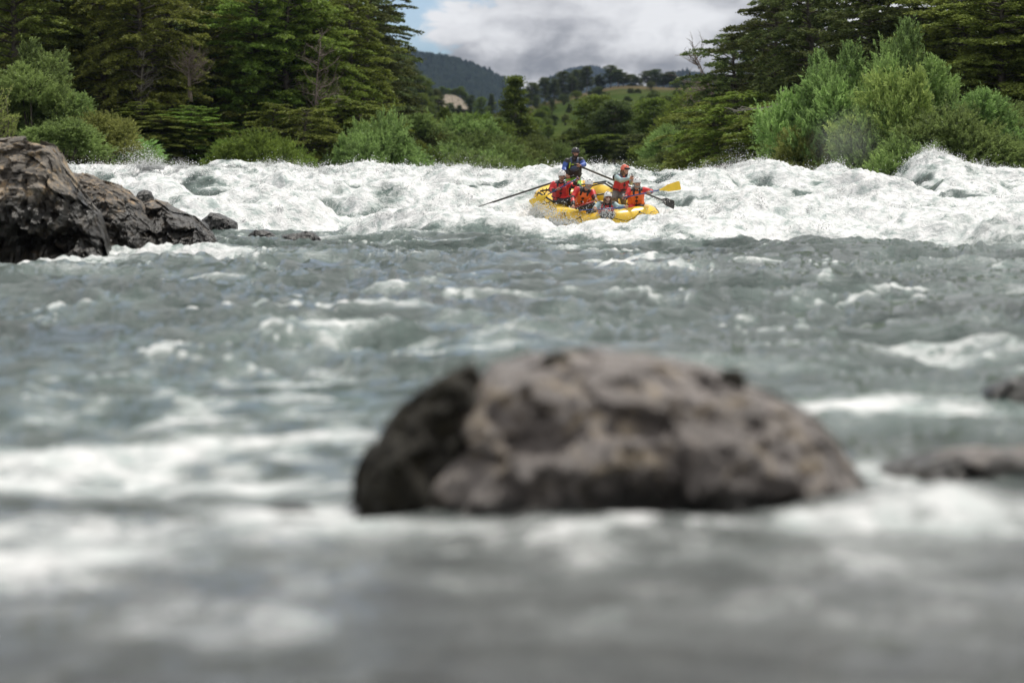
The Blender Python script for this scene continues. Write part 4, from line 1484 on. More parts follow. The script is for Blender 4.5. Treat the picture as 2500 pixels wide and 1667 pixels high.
def rock(name, outline, D, T, mat, label, seed, base_z=-0.5, amp=0.10, nx=110, nv=60, group=None, freq=1.0, cat='rock', flatten=0.55, back=1.0, lean=0.0):
    px = np.array([p[0] for p in outline], float); py = np.array([p[1] for p in outline], float)
    u = np.linspace(0, 1, nx)
    pxs = px[0] + (px[-1] - px[0]) * u
    xs = (pxs - 1250) / F * D
    top = HCAM + (430 - np.interp(pxs, px, py)) / F * D
    end = np.sqrt(np.clip(1 - (2 * u - 1) ** 4, 0, 1))
    ang = np.linspace(0, PI, nv)
    A, U2 = np.meshgrid(ang, u, indexing='ij')
    Xs = np.broadcast_to(xs, A.shape)
    Tp = np.broadcast_to(top, A.shape)
    E = np.broadcast_to(end, A.shape)
    c = np.cos(A); s = np.sin(A)
    sy = np.sign(c) * np.abs(c) ** 0.8
    Yd = D - sy * T * E * np.where(c > 0, 1.0, back)
    Z = base_z + (Tp - base_z) * s ** flatten
    Yd = Yd + lean * (Z - base_z)
    sc = freq
    q = (n3(Xs * 1.1 * sc, Yd * 1.1 * sc, Z * 1.1 * sc, seed) * 1.0 + (0.5 - np.abs(n3(Xs * 2.3 * sc, Yd * 2.3 * sc, Z * 2.3 * sc, seed + 1))) * 0.7
         + (0.5 - np.abs(n3(Xs * 5 * sc, Yd * 5 * sc, Z * 5 * sc, seed + 2))) * 0.35 + n3(Xs * 11 * sc, Yd * 11 * sc, Z * 11 * sc, seed + 3) * 0.15)
    q = q + facets(Xs * 1.5 * sc, Yd * 1.2 * sc, Z * 1.8 * sc, seed) * 1.4 + facets(Xs * 4 * sc, Yd * 4 * sc, Z * 4 * sc, seed + 20) * 0.45
    # bedding cracks
    q = q + 0.20 * (0.5 - np.abs(n3(Xs * 14 * sc, Yd * 14 * sc, Z * 14 * sc, seed + 4)))
    q = q - q[int(nv * 0.3):int(nv * 0.6)].mean()
    Yd = Yd - q * amp * c * 1.3 - q * amp * 0.35
    Z = Z + q * amp * 0.22 * s
    Xs = Xs + n3(Xs * 2 * sc, Yd * 2 * sc, Z * 2 * sc, seed + 9) * amp * 0.5
    V = np.stack([Xs, Yd, Z], -1).reshape(-1, 3)
    i = np.arange(nv - 1)[:, None] * nx + np.arange(nx - 1)[None, :]
    Fq = np.stack([i, i + 1, i + 1 + nx, i + nx], -1).reshape(-1, 4)
    o = link_mesh(name, mesh_np(name, V, Fq, [mat], D < 20))
    return tag(o, label, cat, group)


MR_L = rock_mat('lichen_rock', (0.06, 0.053, 0.046), (0.29, 0.26, 0.225), (0.40, 0.30, 0.19), 1.05, 0.45, 0.95, 1.6)
MR_L2 = rock_mat('lichen_rock_low', (0.045, 0.04, 0.036), (0.26, 0.23, 0.20), (0.42, 0.30, 0.18), 0.80, 0.35, 0.95, 2.3)
MR_W = rock_mat('wet_black_rock', (0.02, 0.019, 0.018), (0.05, 0.048, 0.045), (0.03, 0.03, 0.03), 3.0, 0.1, 0.5, 2.0)
MR_F = rock_mat('near_rock', (0.115, 0.098, 0.090), (0.30, 0.265, 0.25), (0.29, 0.23, 0.16), 0.08, 0.06, 0.85, 2.2, gloss=0.42)
MR_M = rock_mat('near_moss_rock', (0.012, 0.010, 0.006), (0.022, 0.018, 0.009), (0.03, 0.025, 0.012), -1.0, 0.05, 0.5, 3.0)
MR_B = rock_mat('shore_brown_rock', (0.08, 0.07, 0.065), (0.16, 0.14, 0.13), (0.15, 0.14, 0.12), 1.0, 0.3, 0.5, 1.0)

rock('boulder', [(-330, 360), (-150, 335), (0, 342), (60, 342), (116, 352), (138, 376), (150, 410), (176, 450), (205, 490), (235, 520), (262, 585), (275, 640)], 39.5, 1.5, MR_L,
     'largest grey brown boulder with moss and lichen at the left edge', 101, amp=0.24, nx=240, nv=150, cat='boulder', flatten=0.5, lean=0.3)
rock('boulder', [(90, 500), (150, 430), (180, 418), (220, 430), (262, 446), (300, 466), (335, 494), (352, 520), (380, 560), (400, 620)], 42, 1.5, MR_L2,
     'orange lichened boulder in the middle of the left rock pile', 102, amp=0.17, nx=200, nv=120, cat='boulder', flatten=0.5, freq=1.3, lean=0.3)
rock('boulder', [(325, 540), (345, 494), (372, 486), (398, 496), (430, 515), (468, 528), (490, 545), (515, 575), (530, 600)], 42.6, 1.1, MR_L2,
     'speckled black boulder at the right end of the left rock pile', 103, amp=0.12, nx=170, nv=100, cat='boulder', flatten=0.5, freq=1.6, lean=0.3)
rock('rock', [(410, 560), (440, 538), (462, 540), (490, 556), (510, 574), (520, 592)], 44.5, 0.5, MR_W, 'smooth black rock behind the speckled boulder', 104, amp=0.06, nx=60, nv=40, freq=2)
rock('rock', [(330, 485), (338, 468), (355, 463), (370, 468), (377, 484)], 57, 0.4, MR_W, 'small black rock sticking out of the foam above the left pile', 105, amp=0.05, nx=50, nv=34, freq=2.5, base_z=0.1)
rock('rock', [(492, 536), (515, 518), (535, 520), (556, 530), (580, 544)], 52, 0.6, MR_W, 'dark rock washed by foam right of the left pile', 106, amp=0.05, nx=50, nv=34, freq=2.5)
rock('rock', [(606, 575), (622, 562), (645, 560), (664, 568), (676, 576)], 50, 0.4, MR_W, 'small flat black rock left of the longer one', 107, amp=0.04, nx=50, nv=34, freq=2.5)
rock('rock', [(672, 592), (692, 574), (722, 568), (748, 565), (765, 567), (782, 580), (790, 592)], 47, 0.5, MR_W, 'long low black rock in the water left of centre', 108, amp=0.05, nx=70, nv=40, freq=2)
rock('rock', [(868, 592), (900, 578), (935, 578), (965, 592)], 48.5, 0.4, MR_W, 'barely awash dark rock right of the long low one', 109, amp=0.04, nx=40, nv=30, freq=2.5)
rock('rock', [(1700, 440), (1760, 402), (1810, 398), (1870, 420), (1900, 440)], 86, 1.2, MR_B, 'brown shore rock behind the flying drops', 110, amp=0.25, nx=60, nv=40, base_z=0)
rock('rock', [(2060, 450), (2100, 412), (2140, 402), (2185, 398), (2230, 420), (2260, 450)], 82.5, 1.2, MR_B, 'brown shore rock in the dip left of the tallest wave', 111, amp=0.25, nx=70, nv=40, base_z=0)
rock('rock', [(215, 410), (240, 396), (255, 396), (275, 408)], 82, 0.6, MR_B, 'small grey shore rock below the left willows', 112, amp=0.1, nx=40, nv=30, base_z=0)
# foreground
rock('boulder', [(955, 1290), (1000, 1215), (1040, 1130), (1085, 1030), (1135, 968), (1215, 918), (1310, 886), (1420, 880), (1540, 888), (1660, 900), (1780, 922), (1880, 958), (1970, 1005), (2030, 1045), (2070, 1100), (2100, 1150), (2140, 1220), (2200, 1290)],
     9.6, 0.62, MR_F, 'big blurred brown grey boulder in the centre foreground', 120, base_z=-0.35, amp=0.085, nx=220, nv=120, cat='boulder', flatten=0.48, freq=1.8, lean=0.5)
rock('moss_cushion', [(850, 1190), (880, 1120), (925, 1062), (980, 1005), (1030, 965), (1085, 930), (1140, 900), (1165, 908), (1178, 940), (1182, 985)],
     9.62, 0.36, MR_M, 'black brown moss on the left end of the foreground boulder', 121, base_z=-0.3, amp=0.075, nx=120, nv=70, cat='moss', flatten=0.5, freq=3, lean=0.25)
rock('moss_cushion', [(1318, 900), (1326, 870), (1350, 862), (1378, 864), (1396, 880), (1400, 905)], 9.75, 0.05, MR_M, 'small dark moss tuft on the boulder top near its highest point', 122, base_z=0.4, amp=0.012, nx=30, nv=20, cat='moss')
rock('moss_cushion', [(1750, 930), (1762, 908), (1785, 900), (1812, 904), (1822, 925)], 9.75, 0.05, MR_M, 'small dark moss tuft on the right shoulder of the boulder', 123, base_z=0.4, amp=0.012, nx=30, nv=20, cat='moss')
rock('rock', [(2080, 1190), (2160, 1140), (2300, 1112), (2420, 1100), (2560, 1100), (2700, 1120)], 10.6, 0.45, MR_F, 'low brown rock washed over at the right edge of the foreground', 124, base_z=-0.3, amp=0.06, nx=80, nv=50, freq=3)
rock('rock', [(2370, 985), (2420, 945), (2470, 925), (2540, 920), (2600, 960)], 14.2, 0.25, MR_W, 'dark blurred rock at the right edge of the photo', 125, base_z=-0.3, amp=0.04, nx=50, nv=34, freq=3)
rock('rock', [(1230, 1275), (1270, 1252), (1320, 1248), (1365, 1256), (1385, 1275)], 9.0, 0.12, MR_W, 'small dark rock awash below the foreground boulder', 126, base_z=-0.2, amp=0.02, nx=40, nv=26, freq=4)
rock('rock', [(620, 1252), (650, 1238), (690, 1232), (740, 1238), (775, 1252)], 9.6, 0.12, MR_W, 'small dark rock awash left of the foreground boulder', 127, base_z=-0.2, amp=0.02, nx=40, nv=26, freq=4)

# ------------------------------------------------------------------ raft
M_YEL = simple_mat('raft_yellow', (0.93, 0.60, 0.055), 0.28, 0.10, 3, bump=0.15)
M_YELD = simple_mat('raft_yellow_deep', (0.72, 0.33, 0.02), 0.38, 0.1, 4)
M_BLK = simple_mat('black_gear', (0.018, 0.018, 0.02), 0.45, 0.3, 12)
M_ROPE = simple_mat('dark_rope', (0.03, 0.025, 0.02), 0.8, 0.3, 60)
M_CARBON = simple_mat('oar_black', (0.028, 0.027, 0.026), 0.35, 0.25, 30)
M_FLOOR = simple_mat('raft_floor', (0.45, 0.40, 0.32), 0.6, 0.2, 6)

RAFT_O = P(1445, 511, 60.3)
YAW, PIT, ROL = math.radians(29), math.radians(15.5), math.radians(-7.5)
RAFT_R = Matrix.Rotation(YAW, 4, 'Z') @ Matrix.Rotation(PIT, 4, 'X') @ Matrix.Rotation(ROL, 4, 'Y')
RAFT_M = Matrix.Translation(RAFT_O) @ RAFT_R


def RL(x, y, z):
    """raft coordinates (x across, y towards the stern, z up) to world"""
    return RAFT_M @ Vector((x, y, z))


def build_raft():
    raft = thing('raft', 'yellow inflatable raft with rowing frame plunging through the white rapids', 'raft')
    raft.matrix_world = RAFT_M
    W, Lb, r = 0.83, 1.80, 0.265
    pts = []
    n = 96
    for i in range(n):
        a = 2 * PI * i / n
        c, s = math.cos(a), math.sin(a)
        ex = 0.42 if True else 1
        x = W * math.copysign(abs(c) ** ex, c)
        y = Lb * math.copysign(abs(s) ** 0.62, s)
        z = 0.26 * max(0, abs(y) / Lb - 0.45) ** 1.5 / 0.55 ** 1.5
        if y > 0: z *= 0.05; y *= 0.80
        pts.append((x, y, z))
    mb = MB()
    # resample evenly
    P_ = [Vector(p) for p in pts]
    acc = [0]
    for i in range(n):
        acc.append(acc[-1] + (P_[(i + 1) % n] - P_[i]).length)
    tot = acc[-1]; ev = []
    for k in range(120):
        d = tot * k / 120
        i = max(j for j in range(n) if acc[j] <= d)
        t = (d - acc[i]) / max(acc[i + 1] - acc[i], 1e-6)
        ev.append(P_[i].lerp(P_[(i + 1) % n], t))
    # chamber seams: very slight pinches
    rad = [r * (1.0 - 0.02 * (1 if k % 20 == 0 else 0)) * (1 + 0.10 * float(sstep(0.9, 1.6, -ev[k].y))) for k in range(120)]
    R_AT = rad
    mb.tube(ev, rad, 28, closed=True)
    tube = mb.build('main_tube', M_YEL, raft)
    # rub strake and seam bands around the tube
    for k in range(0, 120, 20):
        mb = MB()
        t = (ev[(k + 1) % 120] - ev[k - 1]).normalized()
        a = t.cross(Vector((0, 0, 1))).normalized(); b = a.cross(t)
        ring = [ev[k] + a * (rad[k] + .006) * math.cos(q) + b * (rad[k] + .006) * math.sin(q) for q in np.linspace(0, 2 * PI, 25)[:-1]]
        mb.tube(ring, 0.012, 5, closed=True)
        mb.build('seam_band', M_YELD, raft)
    # perimeter grab line, drooping between rings on the outside upper face
    mb = MB()
    cen = Vector((0, 0, 0))
    anch = list(range(0, 120, 10))
    for q, k in enumerate(anch):
        k2 = anch[(q + 1) % len(anch)]
        seg = []
        for j in range(11):
            kk = (k + j) % 120
            t = (ev[(kk + 1) % 120] - ev[kk - 1]).normalized()
            o = t.cross(Vector((0, 0, 1))).normalized()
            if o.dot(ev[kk]) < 0: o = -o
            sag = math.sin(PI * j / 10)
            an = math.radians(50 - 32 * sag)
            seg.append(ev[kk] + (o * math.cos(an) + Vector((0, 0, 1)) * math.sin(an)) * (rad[kk] + 0.010))
        mb.tube(seg, 0.0075, 5)
        mb2 = MB(); mb2.ellipsoid(seg[0], ((0.03, 0, 0), (0, 0.03, 0), (0, 0, 0.02)), 8, 5); mb2.build('line_ring', M_BLK, raft)
    mb.build('grab_line', M_ROPE, raft)
    # thwarts
    for y in (-0.95, -0.15, 1.0):
        mb = MB()
        mb.tube([(-0.68, y, 0.02), (-0.3, y, 0.05), (0.3, y, 0.05), (0.68, y, 0.02)], [0.16, 0.185, 0.185, 0.16], 20)
        mb.build('thwart', M_YEL, raft)
    mb = MB()
    vs = []; m = 14
    outl = [(x * 0.97, y * 0.97, z - 0.17) for x, y, z in [tuple(e) for e in ev]]
    c0 = len(outl)
    mb.add(outl + [(x, y, z - 0.05) for x, y, z in outl] + [(0, 0, -.17), (0, 0, -.22)],
           [(i, (i + 1) % c0, 2 * c0) for i in range(c0)] + [((i + 1) % c0 + c0, i + c0, 2 * c0 + 1) for i in range(c0)])
    mb.build('raft_floor', M_FLOOR, raft)
    # bow markings: small slanted dark strokes and a ring of short dashes on the bow shoulder
    mb = MB()
    def on_tube(k, an, lift=0.004):
        k0 = int(math.floor(k)) % 120; fr = k - math.floor(k)
        p = ev[k0].lerp(ev[(k0 + 1) % 120], fr)
        t = (ev[(k0 + 1) % 120] - ev[k0 - 1]).normalized()
        o = t.cross(Vector((0, 0, 1))).normalized()
        if o.dot(p) < 0: o = -o
        return p + (o * math.cos(an) + Vector((0, 0, 1)) * math.sin(an)) * (rad[k0] + lift)
    kb = min(range(120), key=lambda k: (ev[k] - Vector((0.62, -1.72, 0.2))).length)
    for dk, a0, a1 in ((0.6, 48, 30), (1.3, 48, 28), (2.0, 47, 31)):
        mb.tube([on_tube(kb + dk, math.radians(a0)), on_tube(kb + dk + 0.5, math.radians((a0 + a1) / 2)), on_tube(kb + dk + 1.0, math.radians(a1))], 0.008, 4)
    for i in range(11):
        a = 2 * PI * i / 11
        a2 = a + 0.3
        mb.tube([on_tube(kb - 1.6 + 1.5 * math.cos(a), math.radians(24) + 0.30 * math.sin(a)), on_tube(kb - 1.6 + 1.5 * math.cos(a2), math.radians(24) + 0.30 * math.sin(a2))], 0.0055, 4)
    mb.build('bow_mark', M_BLK, raft)
    # rowing frame
    fr = MB()
    zt = 0.27
    fr.tube([(-1.0, 0.15, zt), (-1.0, 0.95, zt + .03)], 0.024, 8)
    fr.tube([(1.0, 0.15, zt), (1.0, 0.95, zt + .03)], 0.024, 8)
    for y, h in ((0.15, 0.02), (0.95, 0.06)):
        fr.tube([(-0.95, y, zt + h), (-0.3, y, zt + h + .01), (0.3, y, zt + h + .01), (0.95, y, zt + h)], 0.022, 8)
    fr.tube([(0.10, 0.55, zt + .12), (0.55, 0.55, zt + 0.17), (0.68, 0.55, zt + 0.16), (0.92, 0.55, zt - .02)], 0.022, 8)
    fr.tube([(-0.92, 0.3, zt), (-0.55, 0.32, zt + .04), (0.10, 0.55, zt + .12)], 0.020, 8)
    frame = fr.build('rowing_frame', M_BLK, raft)
    for sx in (-1, 1):
        mb = MB()
        x = 1.05 * sx
        mb.tube([(x, 0.55, zt - .02), (x, 0.55, zt + 0.13)], 0.018, 8)
        mb.tube([(x - .05, .55, zt + .26), (x - .05, .55, zt + .17), (x, .55, zt + .13), (x + .05, .55, zt + .17), (x + .05, .55, zt + .26)], 0.012, 6)
        mb.tube([(x, .50, zt + .10), (x + .09, .47, zt - .04), (x + .04, .46, zt - .12), (x - .06, .47, zt - .02), (x, .50, zt + .10)], 0.008, 5)
        mb.build('oarlock', M_BLK, frame)
    return raft


raft = build_raft()


# ------------------------------------------------------------------ oars and paddles
def blade_mesh(a, d, length, w0, w1, nrm, rib=True):
    """flat tapering blade with rounded end, starts at a, runs along d"""
    d = d.normalized(); nrm = (nrm - d * nrm.dot(d)).normalized()
    s = d.cross(nrm).normalized()
    prof = [(0, 0.018), (0.10, 0.025), (0.25, w0 * 0.6), (0.42, w0), (0.7, (w0 + w1) / 2), (0.93, w1), (0.98, w1 * 0.93), (1.0, w1 * 0.78)]
    top = []; bot = []
    vs = []
    for t, w in prof:
        c = a + d * (length * t)
        th = 0.007
        cr = 0.010 * (1 - t) + 0.004
        vs += [c + s * w + nrm * 0.002, c + nrm * (th + cr), c - s * w + nrm * 0.002, c - nrm * (th)]
    fs = []
    for i in range(len(prof) - 1):
        for k in range(4):
            k2 = (k + 1) % 4
            fs.append((i * 4 + k, i * 4 + k2, (i + 1) * 4 + k2, (i + 1) * 4 + k))
    fs += [(3, 2, 1, 0), tuple((len(prof) - 1) * 4 + k for k in range(4))]
    mb = MB(); mb.add(vs, fs)
    if rib:
        mb.tube([a, a + d * length * 0.75], [0.015, 0.004], 6)
    return mb


def paddle(label, grip, neck, tip, shaft_mat, blade_mat, grip_mat, w=(0.085, 0.10), r=0.015, nrm=Vector((0.1, -1, 0.25)), cat='paddle', name='paddle', tgrip=True, group=None):
    grip, neck, tip = Vector(grip), Vector(neck), Vector(tip)
    o = thing(name, label, cat, tuple(grip), group)
    mb = MB(); mb.tube([grip, neck], r, 10)
    mb.build('shaft', shaft_mat, o, off=grip)
    d = tip - neck
    blade_mesh(neck, d, d.length, w[0], w[1], nrm).build('blade', blade_mat, o, smooth=False, off=grip)
    mb = MB()
    ax = (grip - neck).normalized()
    if tgrip:
        s = ax.cross(Vector((0, -1, 0))).normalized()
        mb.tube([grip - s * 0.055, grip + ax * 0.008, grip + s * 0.055], [0.014, 0.02, 0.014], 8)
    else:
        mb.tube([grip, grip + ax * 0.16], 0.019, 10)
    mb.build('grip', grip_mat, o, off=grip)
    return o


M_BLUE = simple_mat('paddle_shaft_blue', (0.035, 0.075, 0.26), 0.3, 0.1, 10)
M_REDS = simple_mat('paddle_shaft_red', (0.42, 0.07, 0.06), 0.35, 0.1, 10)
M_PADY = simple_mat('paddle_yellow', (0.93, 0.62, 0.045), 0.32, 0.08, 10)
M_OARSH = simple_mat('oar_shaft', (0.045, 0.040, 0.034), 0.4, 0.3, 12)


# ------------------------------------------------------------------ people
M_SKIN = simple_mat('skin', (0.50, 0.27, 0.185), 0.5, 0.08, 15)
M_SKIN2 = simple_mat('skin_pale', (0.58, 0.34, 0.25), 0.5, 0.08, 15)
M_RED = simple_mat('jacket_red', (0.66, 0.035, 0.035), 0.45, 0.18, 8, bump=0.3)
M_JBLK = simple_mat('jacket_black', (0.022, 0.022, 0.024), 0.5, 0.3, 8, bump=0.3)
M_JBLUE = simple_mat('jacket_blue', (0.05, 0.11, 0.42), 0.5, 0.18, 8, bump=0.3)
M_LIME = simple_mat('lime_trousers', (0.22, 0.52, 0.05), 0.55, 0.15, 8, bump=0.3)
M_ORANGE = simple_mat('vest_orange', (0.92, 0.17, 0.025), 0.5, 0.12, 10, bump=0.3)
M_VRED = simple_mat('vest_red', (0.55, 0.04, 0.04), 0.5, 0.2, 10, bump=0.3)
M_VBLUE = simple_mat('vest_slate_blue', (0.055, 0.075, 0.14), 0.5, 0.2, 10, bump=0.3)
M_AQUA = simple_mat('jacket_pale_blue', (0.36, 0.50, 0.52), 0.5, 0.12, 8, bump=0.3)
M_GREYT = simple_mat('trousers_grey', (0.13, 0.125, 0.115), 0.5, 0.35, 9, bump=0.3)
M_HELW = simple_mat('helmet_white', (0.86, 0.86, 0.86), 0.25, 0.04, 5)
M_HELB = simple_mat('helmet_black', (0.03, 0.028, 0.035), 0.22, 0.1, 5)
M_HELC = simple_mat('helmet_coral', (0.85, 0.20, 0.13), 0.28, 0.1, 5)
M_HAIRD = simple_mat('hair_dark', (0.02, 0.015, 0.012), 0.7, 0.3, 40)
M_HAIRG = simple_mat('beard_grey', (0.30, 0.28, 0.26), 0.8, 0.3, 60)
M_HAIRB = simple_mat('hair_brown', (0.16, 0.09, 0.05), 0.7, 0.3, 40)
M_EYE = simple_mat('eye_dark', (0.02, 0.015, 0.012), 0.3, 0.1, 5)
M_LIP = simple_mat('lip', (0.36, 0.11, 0.09), 0.5, 0.1, 20)
M_TEETH = simple_mat('teeth', (0.75, 0.72, 0.66), 0.3, 0.05, 20)
M_LENS = simple_mat('lens_amber', (0.16, 0.05, 0.02), 0.1, 0.2, 20)
M_VLIME = simple_mat('strap_lime', (0.42, 0.62, 0.05), 0.5, 0.1, 20)


def Q(px, py, dy=0.0, D=60.0):
    return P(px, py, D + dy)


def hand(mb, wrist, c, shaft_dir, side=1):
    """palm and five fingers closed round a bar through c along shaft_dir"""
    wrist = Vector(wrist); c = Vector(c); s = Vector(shaft_dir).normalized() * side
    n = (wrist - c); n = n - s * n.dot(s)
    if n.length < 1e-3: n = Vector((0, 0, 1))
    n.normalize()
    b = s.cross(n).normalized()
    palm = c + n * 0.034
    mb.ellipsoid(palm, (s * 0.044, n * 0.020, b * 0.042), 12, 8)
    mb.capsule(wrist, 0.026, palm, 0.024, 10)
    lens = [1.0, 1.1, 1.05, 0.85]
    for k in range(4):
        off = s * ((k - 1.5) * 0.0215)
        pts = []
        for j, a in enumerate([60, 15, -35, -85, -135]):
            an = math.radians(a)
            rr = 0.029 if j < 2 else 0.026
            pts.append(c + off + n * (math.sin(an) * rr) * 1.0 + b * (math.cos(an) * rr * lens[k]))
        mb.tube([pts[0] + n * .012 - b * 0.01] + pts, [0.0095, 0.0105, 0.010, 0.009, 0.0085, 0.006], 7)
    # thumb leaves the side of the palm and closes the other way
    th = [palm + s * 0.036 - b * 0.012, c + s * 0.046 + n * 0.012 - b * 0.030, c + s * 0.030 - n * 0.010 - b * 0.030, c + s * 0.012 - n * 0.026 - b * 0.016]
    mb.tube(th, [0.013, 0.012, 0.011, 0.007], 7)


def person(label, J, skin, jacket, trousers, vest, helmet, face, hands, look=(0, -1, 0), headtilt=(0, 0, 1), hs=1.0, jfn=None, tfn=None, vest_extra=None, beard=None, glasses=False, smile=False, hair=None, wscale=1.0, helmet_band=None):
    """J: joints in world coordinates"""
    for k in list(J):
        J[k] = Vector(J[k])
    root_p = J['pelvis'].copy()
    o = thing('person', label, 'person', tuple(root_p))
    off = tuple(root_p)
    fd = Vector(look).normalized()
    ud = Vector(headtilt).normalized()
    ud = (ud - fd * ud.dot(fd)).normalized()
    sd = fd.cross(ud).normalized()     # towards image left for a face turned to the camera
    H = J['head']
    # torso frame
    sh = (J['shr'] - J['shl']).normalized()
    tu = (J['neck'] - J['pelvis']).normalized()
    fr = sh.cross(tu).normalized()
    if fr.y > 0.2: fr = -fr
    chest = J['pelvis'].lerp(J['neck'], 0.68)
    waist = J['pelvis'].lerp(J['neck'], 0.33)
    half = (J['shr'] - J['shl']).length * 0.5
    hipl, hipr = J['hipl'], J['hipr']
    # ---------------- body: one continuous surface
    b = MB()
    b.capsule(J['pelvis'] - sh * 0.07, 0.11, J['pelvis'] + sh * 0.07, 0.11)
    b.capsule(J['pelvis'], 0.12, waist, 0.115)
    for sg in (-1, 1):
        b.capsule(waist + sh * 0.05 * sg, 0.10, chest + sh * half * 0.42 * sg, 0.105)
    b.capsule(J['shl'], 0.055, J['shr'], 0.055)
    b.capsule(J['neck'] - tu * 0.03, 0.058, H - ud * 0.055 * hs, 0.052)
    # skull, jaw, nose, ears
    b.ellipsoid(H + ud * 0.02 * hs - fd * 0.008, (sd * 0.073 * hs, fd * 0.090 * hs, ud * 0.098 * hs), 16, 12)
    b.ellipsoid(H - ud * 0.052 * hs + fd * 0.022, (sd * 0.052 * hs, fd * 0.060 * hs, ud * 0.058 * hs), 14, 10)
    b.capsule(H + fd * 0.080 * hs + ud * 0.008, 0.009, H + fd * 0.100 * hs - ud * 0.026 * hs, 0.014, 8)
    for sg in (-1, 1):
        b.ellipsoid(H + sd * 0.073 * sg * hs - ud * 0.012, (sd * 0.012, fd * 0.02, ud * 0.032), 8, 6)
        b.ellipsoid(H + sd * 0.035 * sg * hs + fd * 0.070 * hs - ud * 0.02, (sd * 0.024, fd * 0.018, ud * 0.02), 8, 6)
    for S, E, Wr in (('shl', 'ell', 'wrl'), ('shr', 'elr', 'wrr')):
        b.capsule(J[S], 0.052, J[E], 0.040)
        b.capsule(J[E], 0.040, J[Wr], 0.027)
    for Hp, K, A in (('hipl', 'knl', 'anl'), ('hipr', 'knr', 'anr')):
        b.capsule(J[Hp], 0.085, J[K], 0.058)
        b.capsule(J[K], 0.056, J[A], 0.036)
        ft = Vector(J[A]) + fr * 0.16 - Vector((0, 0, 0.05))
        b.capsule(J[A] - Vector((0, 0, .03)), 0.04, ft, 0.032)
    me = remesh(b, 0.013, 4, 0.55, mats=[skin], name='body', off=off)
    body = link_mesh('body', me, o)
    # hands are part of the body mesh: join the fingers in
    hb = MB()
    for (wr, c, sdir, side) in hands:
        hand(hb, wr, c, sdir, side)
    import bmesh
    bm = bmesh.new(); bm.from_mesh(me)
    hm = hb.mesh('h', [skin], off=off)
    bm.from_mesh(hm); bm.to_mesh(me); bm.free()
    bpy.data.meshes.remove(hm)
    me.polygons.foreach_set('use_smooth', np.ones(len(me.polygons), bool))
    # ---------------- jacket
    b = MB()
    b.capsule(J['pelvis'] + tu * 0.03 - sh * 0.07, 0.125, J['pelvis'] + tu * 0.03 + sh * 0.07, 0.125)
    for sg in (-1, 1):
        b.capsule(waist + sh * 0.06 * sg, 0.125, chest + sh * half * 0.45 * sg, 0.128)
    b.capsule(J['shl'] - tu * 0.01, 0.078, J['shr'] - tu * 0.01, 0.078)
    b.capsule(J['neck'] - tu * 0.03, 0.078, J['neck'] + (H - J['neck']).normalized() * 0.035, 0.066)
    for S, E, Wr in (('shl', 'ell', 'wrl'), ('shr', 'elr', 'wrr')):
        b.capsule(J[S], 0.078, J[E], 0.064)
        cuff = J[E].lerp(J[Wr], 0.86)
        b.capsule(J[E], 0.064, cuff, 0.046)
    jm = remesh(b, 0.014, 3, 0.6, jfn(J) if jfn else None, jacket, 'jacket', off, wrinkle=0.009, wscale=11)
    link_mesh('jacket', jm, o)
    # ---------------- trousers
    b = MB()
    b.capsule(J['pelvis'] - sh * 0.07, 0.128, J['pelvis'] + sh * 0.07, 0.128)
    for Hp, K, A in (('hipl', 'knl', 'anl'), ('hipr', 'knr', 'anr')):
        b.capsule(J[Hp], 0.112, J[K], 0.082)
        b.capsule(J[K], 0.082, J[Hp].lerp(J[Hp], 0) if False else J[K].lerp(J[A], 0.93), 0.060)
    tm = remesh(b, 0.015, 3, 0.6, tfn(J) if tfn else None, trousers, 'trousers', off, wrinkle=0.010, wscale=9)
    link_mesh('trousers', tm, o)
    for A in ('anl', 'anr'):
        mb = MB()
        ft = Vector(J[A]) + fr * 0.16 - Vector((0, 0, 0.05))
        mb.capsule(J[A] - Vector((0, 0, .03)), 0.05, ft, 0.042)
        mb.build('shoe', M_BLK, o, off=off)
    # ---------------- life vest
    vm, strap = vest
    b = MB()
    vt = J['pelvis'].lerp(J['neck'], 0.80); vb = J['pelvis'].lerp(J['neck'], 0.16)
    for sg in (-1, 1):
        b.capsule(vb + sh * 0.075 * sg + fr * 0.02, 0.135, vt + sh * half * 0.40 * sg - tu * .05 + fr * 0.025, 0.130)
    b.box(vb.lerp(vt, 0.45) + fr * 0.13, (sh * 0.135, fr * 0.035, tu * 0.15))
    vmesh = remesh(b, 0.014, 3, 0.6, None, [vm], 'life_vest', off, wrinkle=0.007, wscale=10)
    v = link_mesh('life_vest', vmesh, o)
    # shoulder straps, belt, zip and buckles
    mb = MB()
    for sg in (-1, 1):
        top = J['shl'].lerp(J['shr'], 0.5) + sh * half * 0.45 * sg + tu * 0.068
        f0 = vt + sh * half * 0.42 * sg + fr * 0.145 - tu * 0.02
        f1 = vt + sh * half * 0.44 * sg + fr * 0.10 + tu * 0.065
        bk = vt + sh * half * 0.42 * sg - fr * 0.13 + tu * 0.04
        mb.tube([f0, f1, top + fr * 0.02, top - fr * 0.06, bk], [0.028, 0.030, 0.030, 0.028, 0.028], 8, flat=(0.9, 0.34))
    mb.build('strap', strap, v, off=off)
    mb = MB()
    fc = vb.lerp(vt, 0.45) + fr * 0.172
    mb.box(fc, (sh * 0.006, fr * 0.006, tu * 0.135))
    for t in (-0.105, 0.0, 0.10):
        mb.box(fc + tu * t, (sh * 0.033, fr * 0.012, tu * 0.017))
    mb.build('buckle', M_BLK, v, smooth=False, off=off)
    mb = MB()
    ring = []
    for q in range(20):
        a = 2 * PI * q / 20
        ring.append(vb + tu * 0.0 + sh * (0.215 * math.cos(a)) + fr * (0.02 + 0.148 * math.sin(a)))
    mb.tube(ring, 0.016, 6, closed=True)
    mb.build('belt', M_BLK, v, off=off)
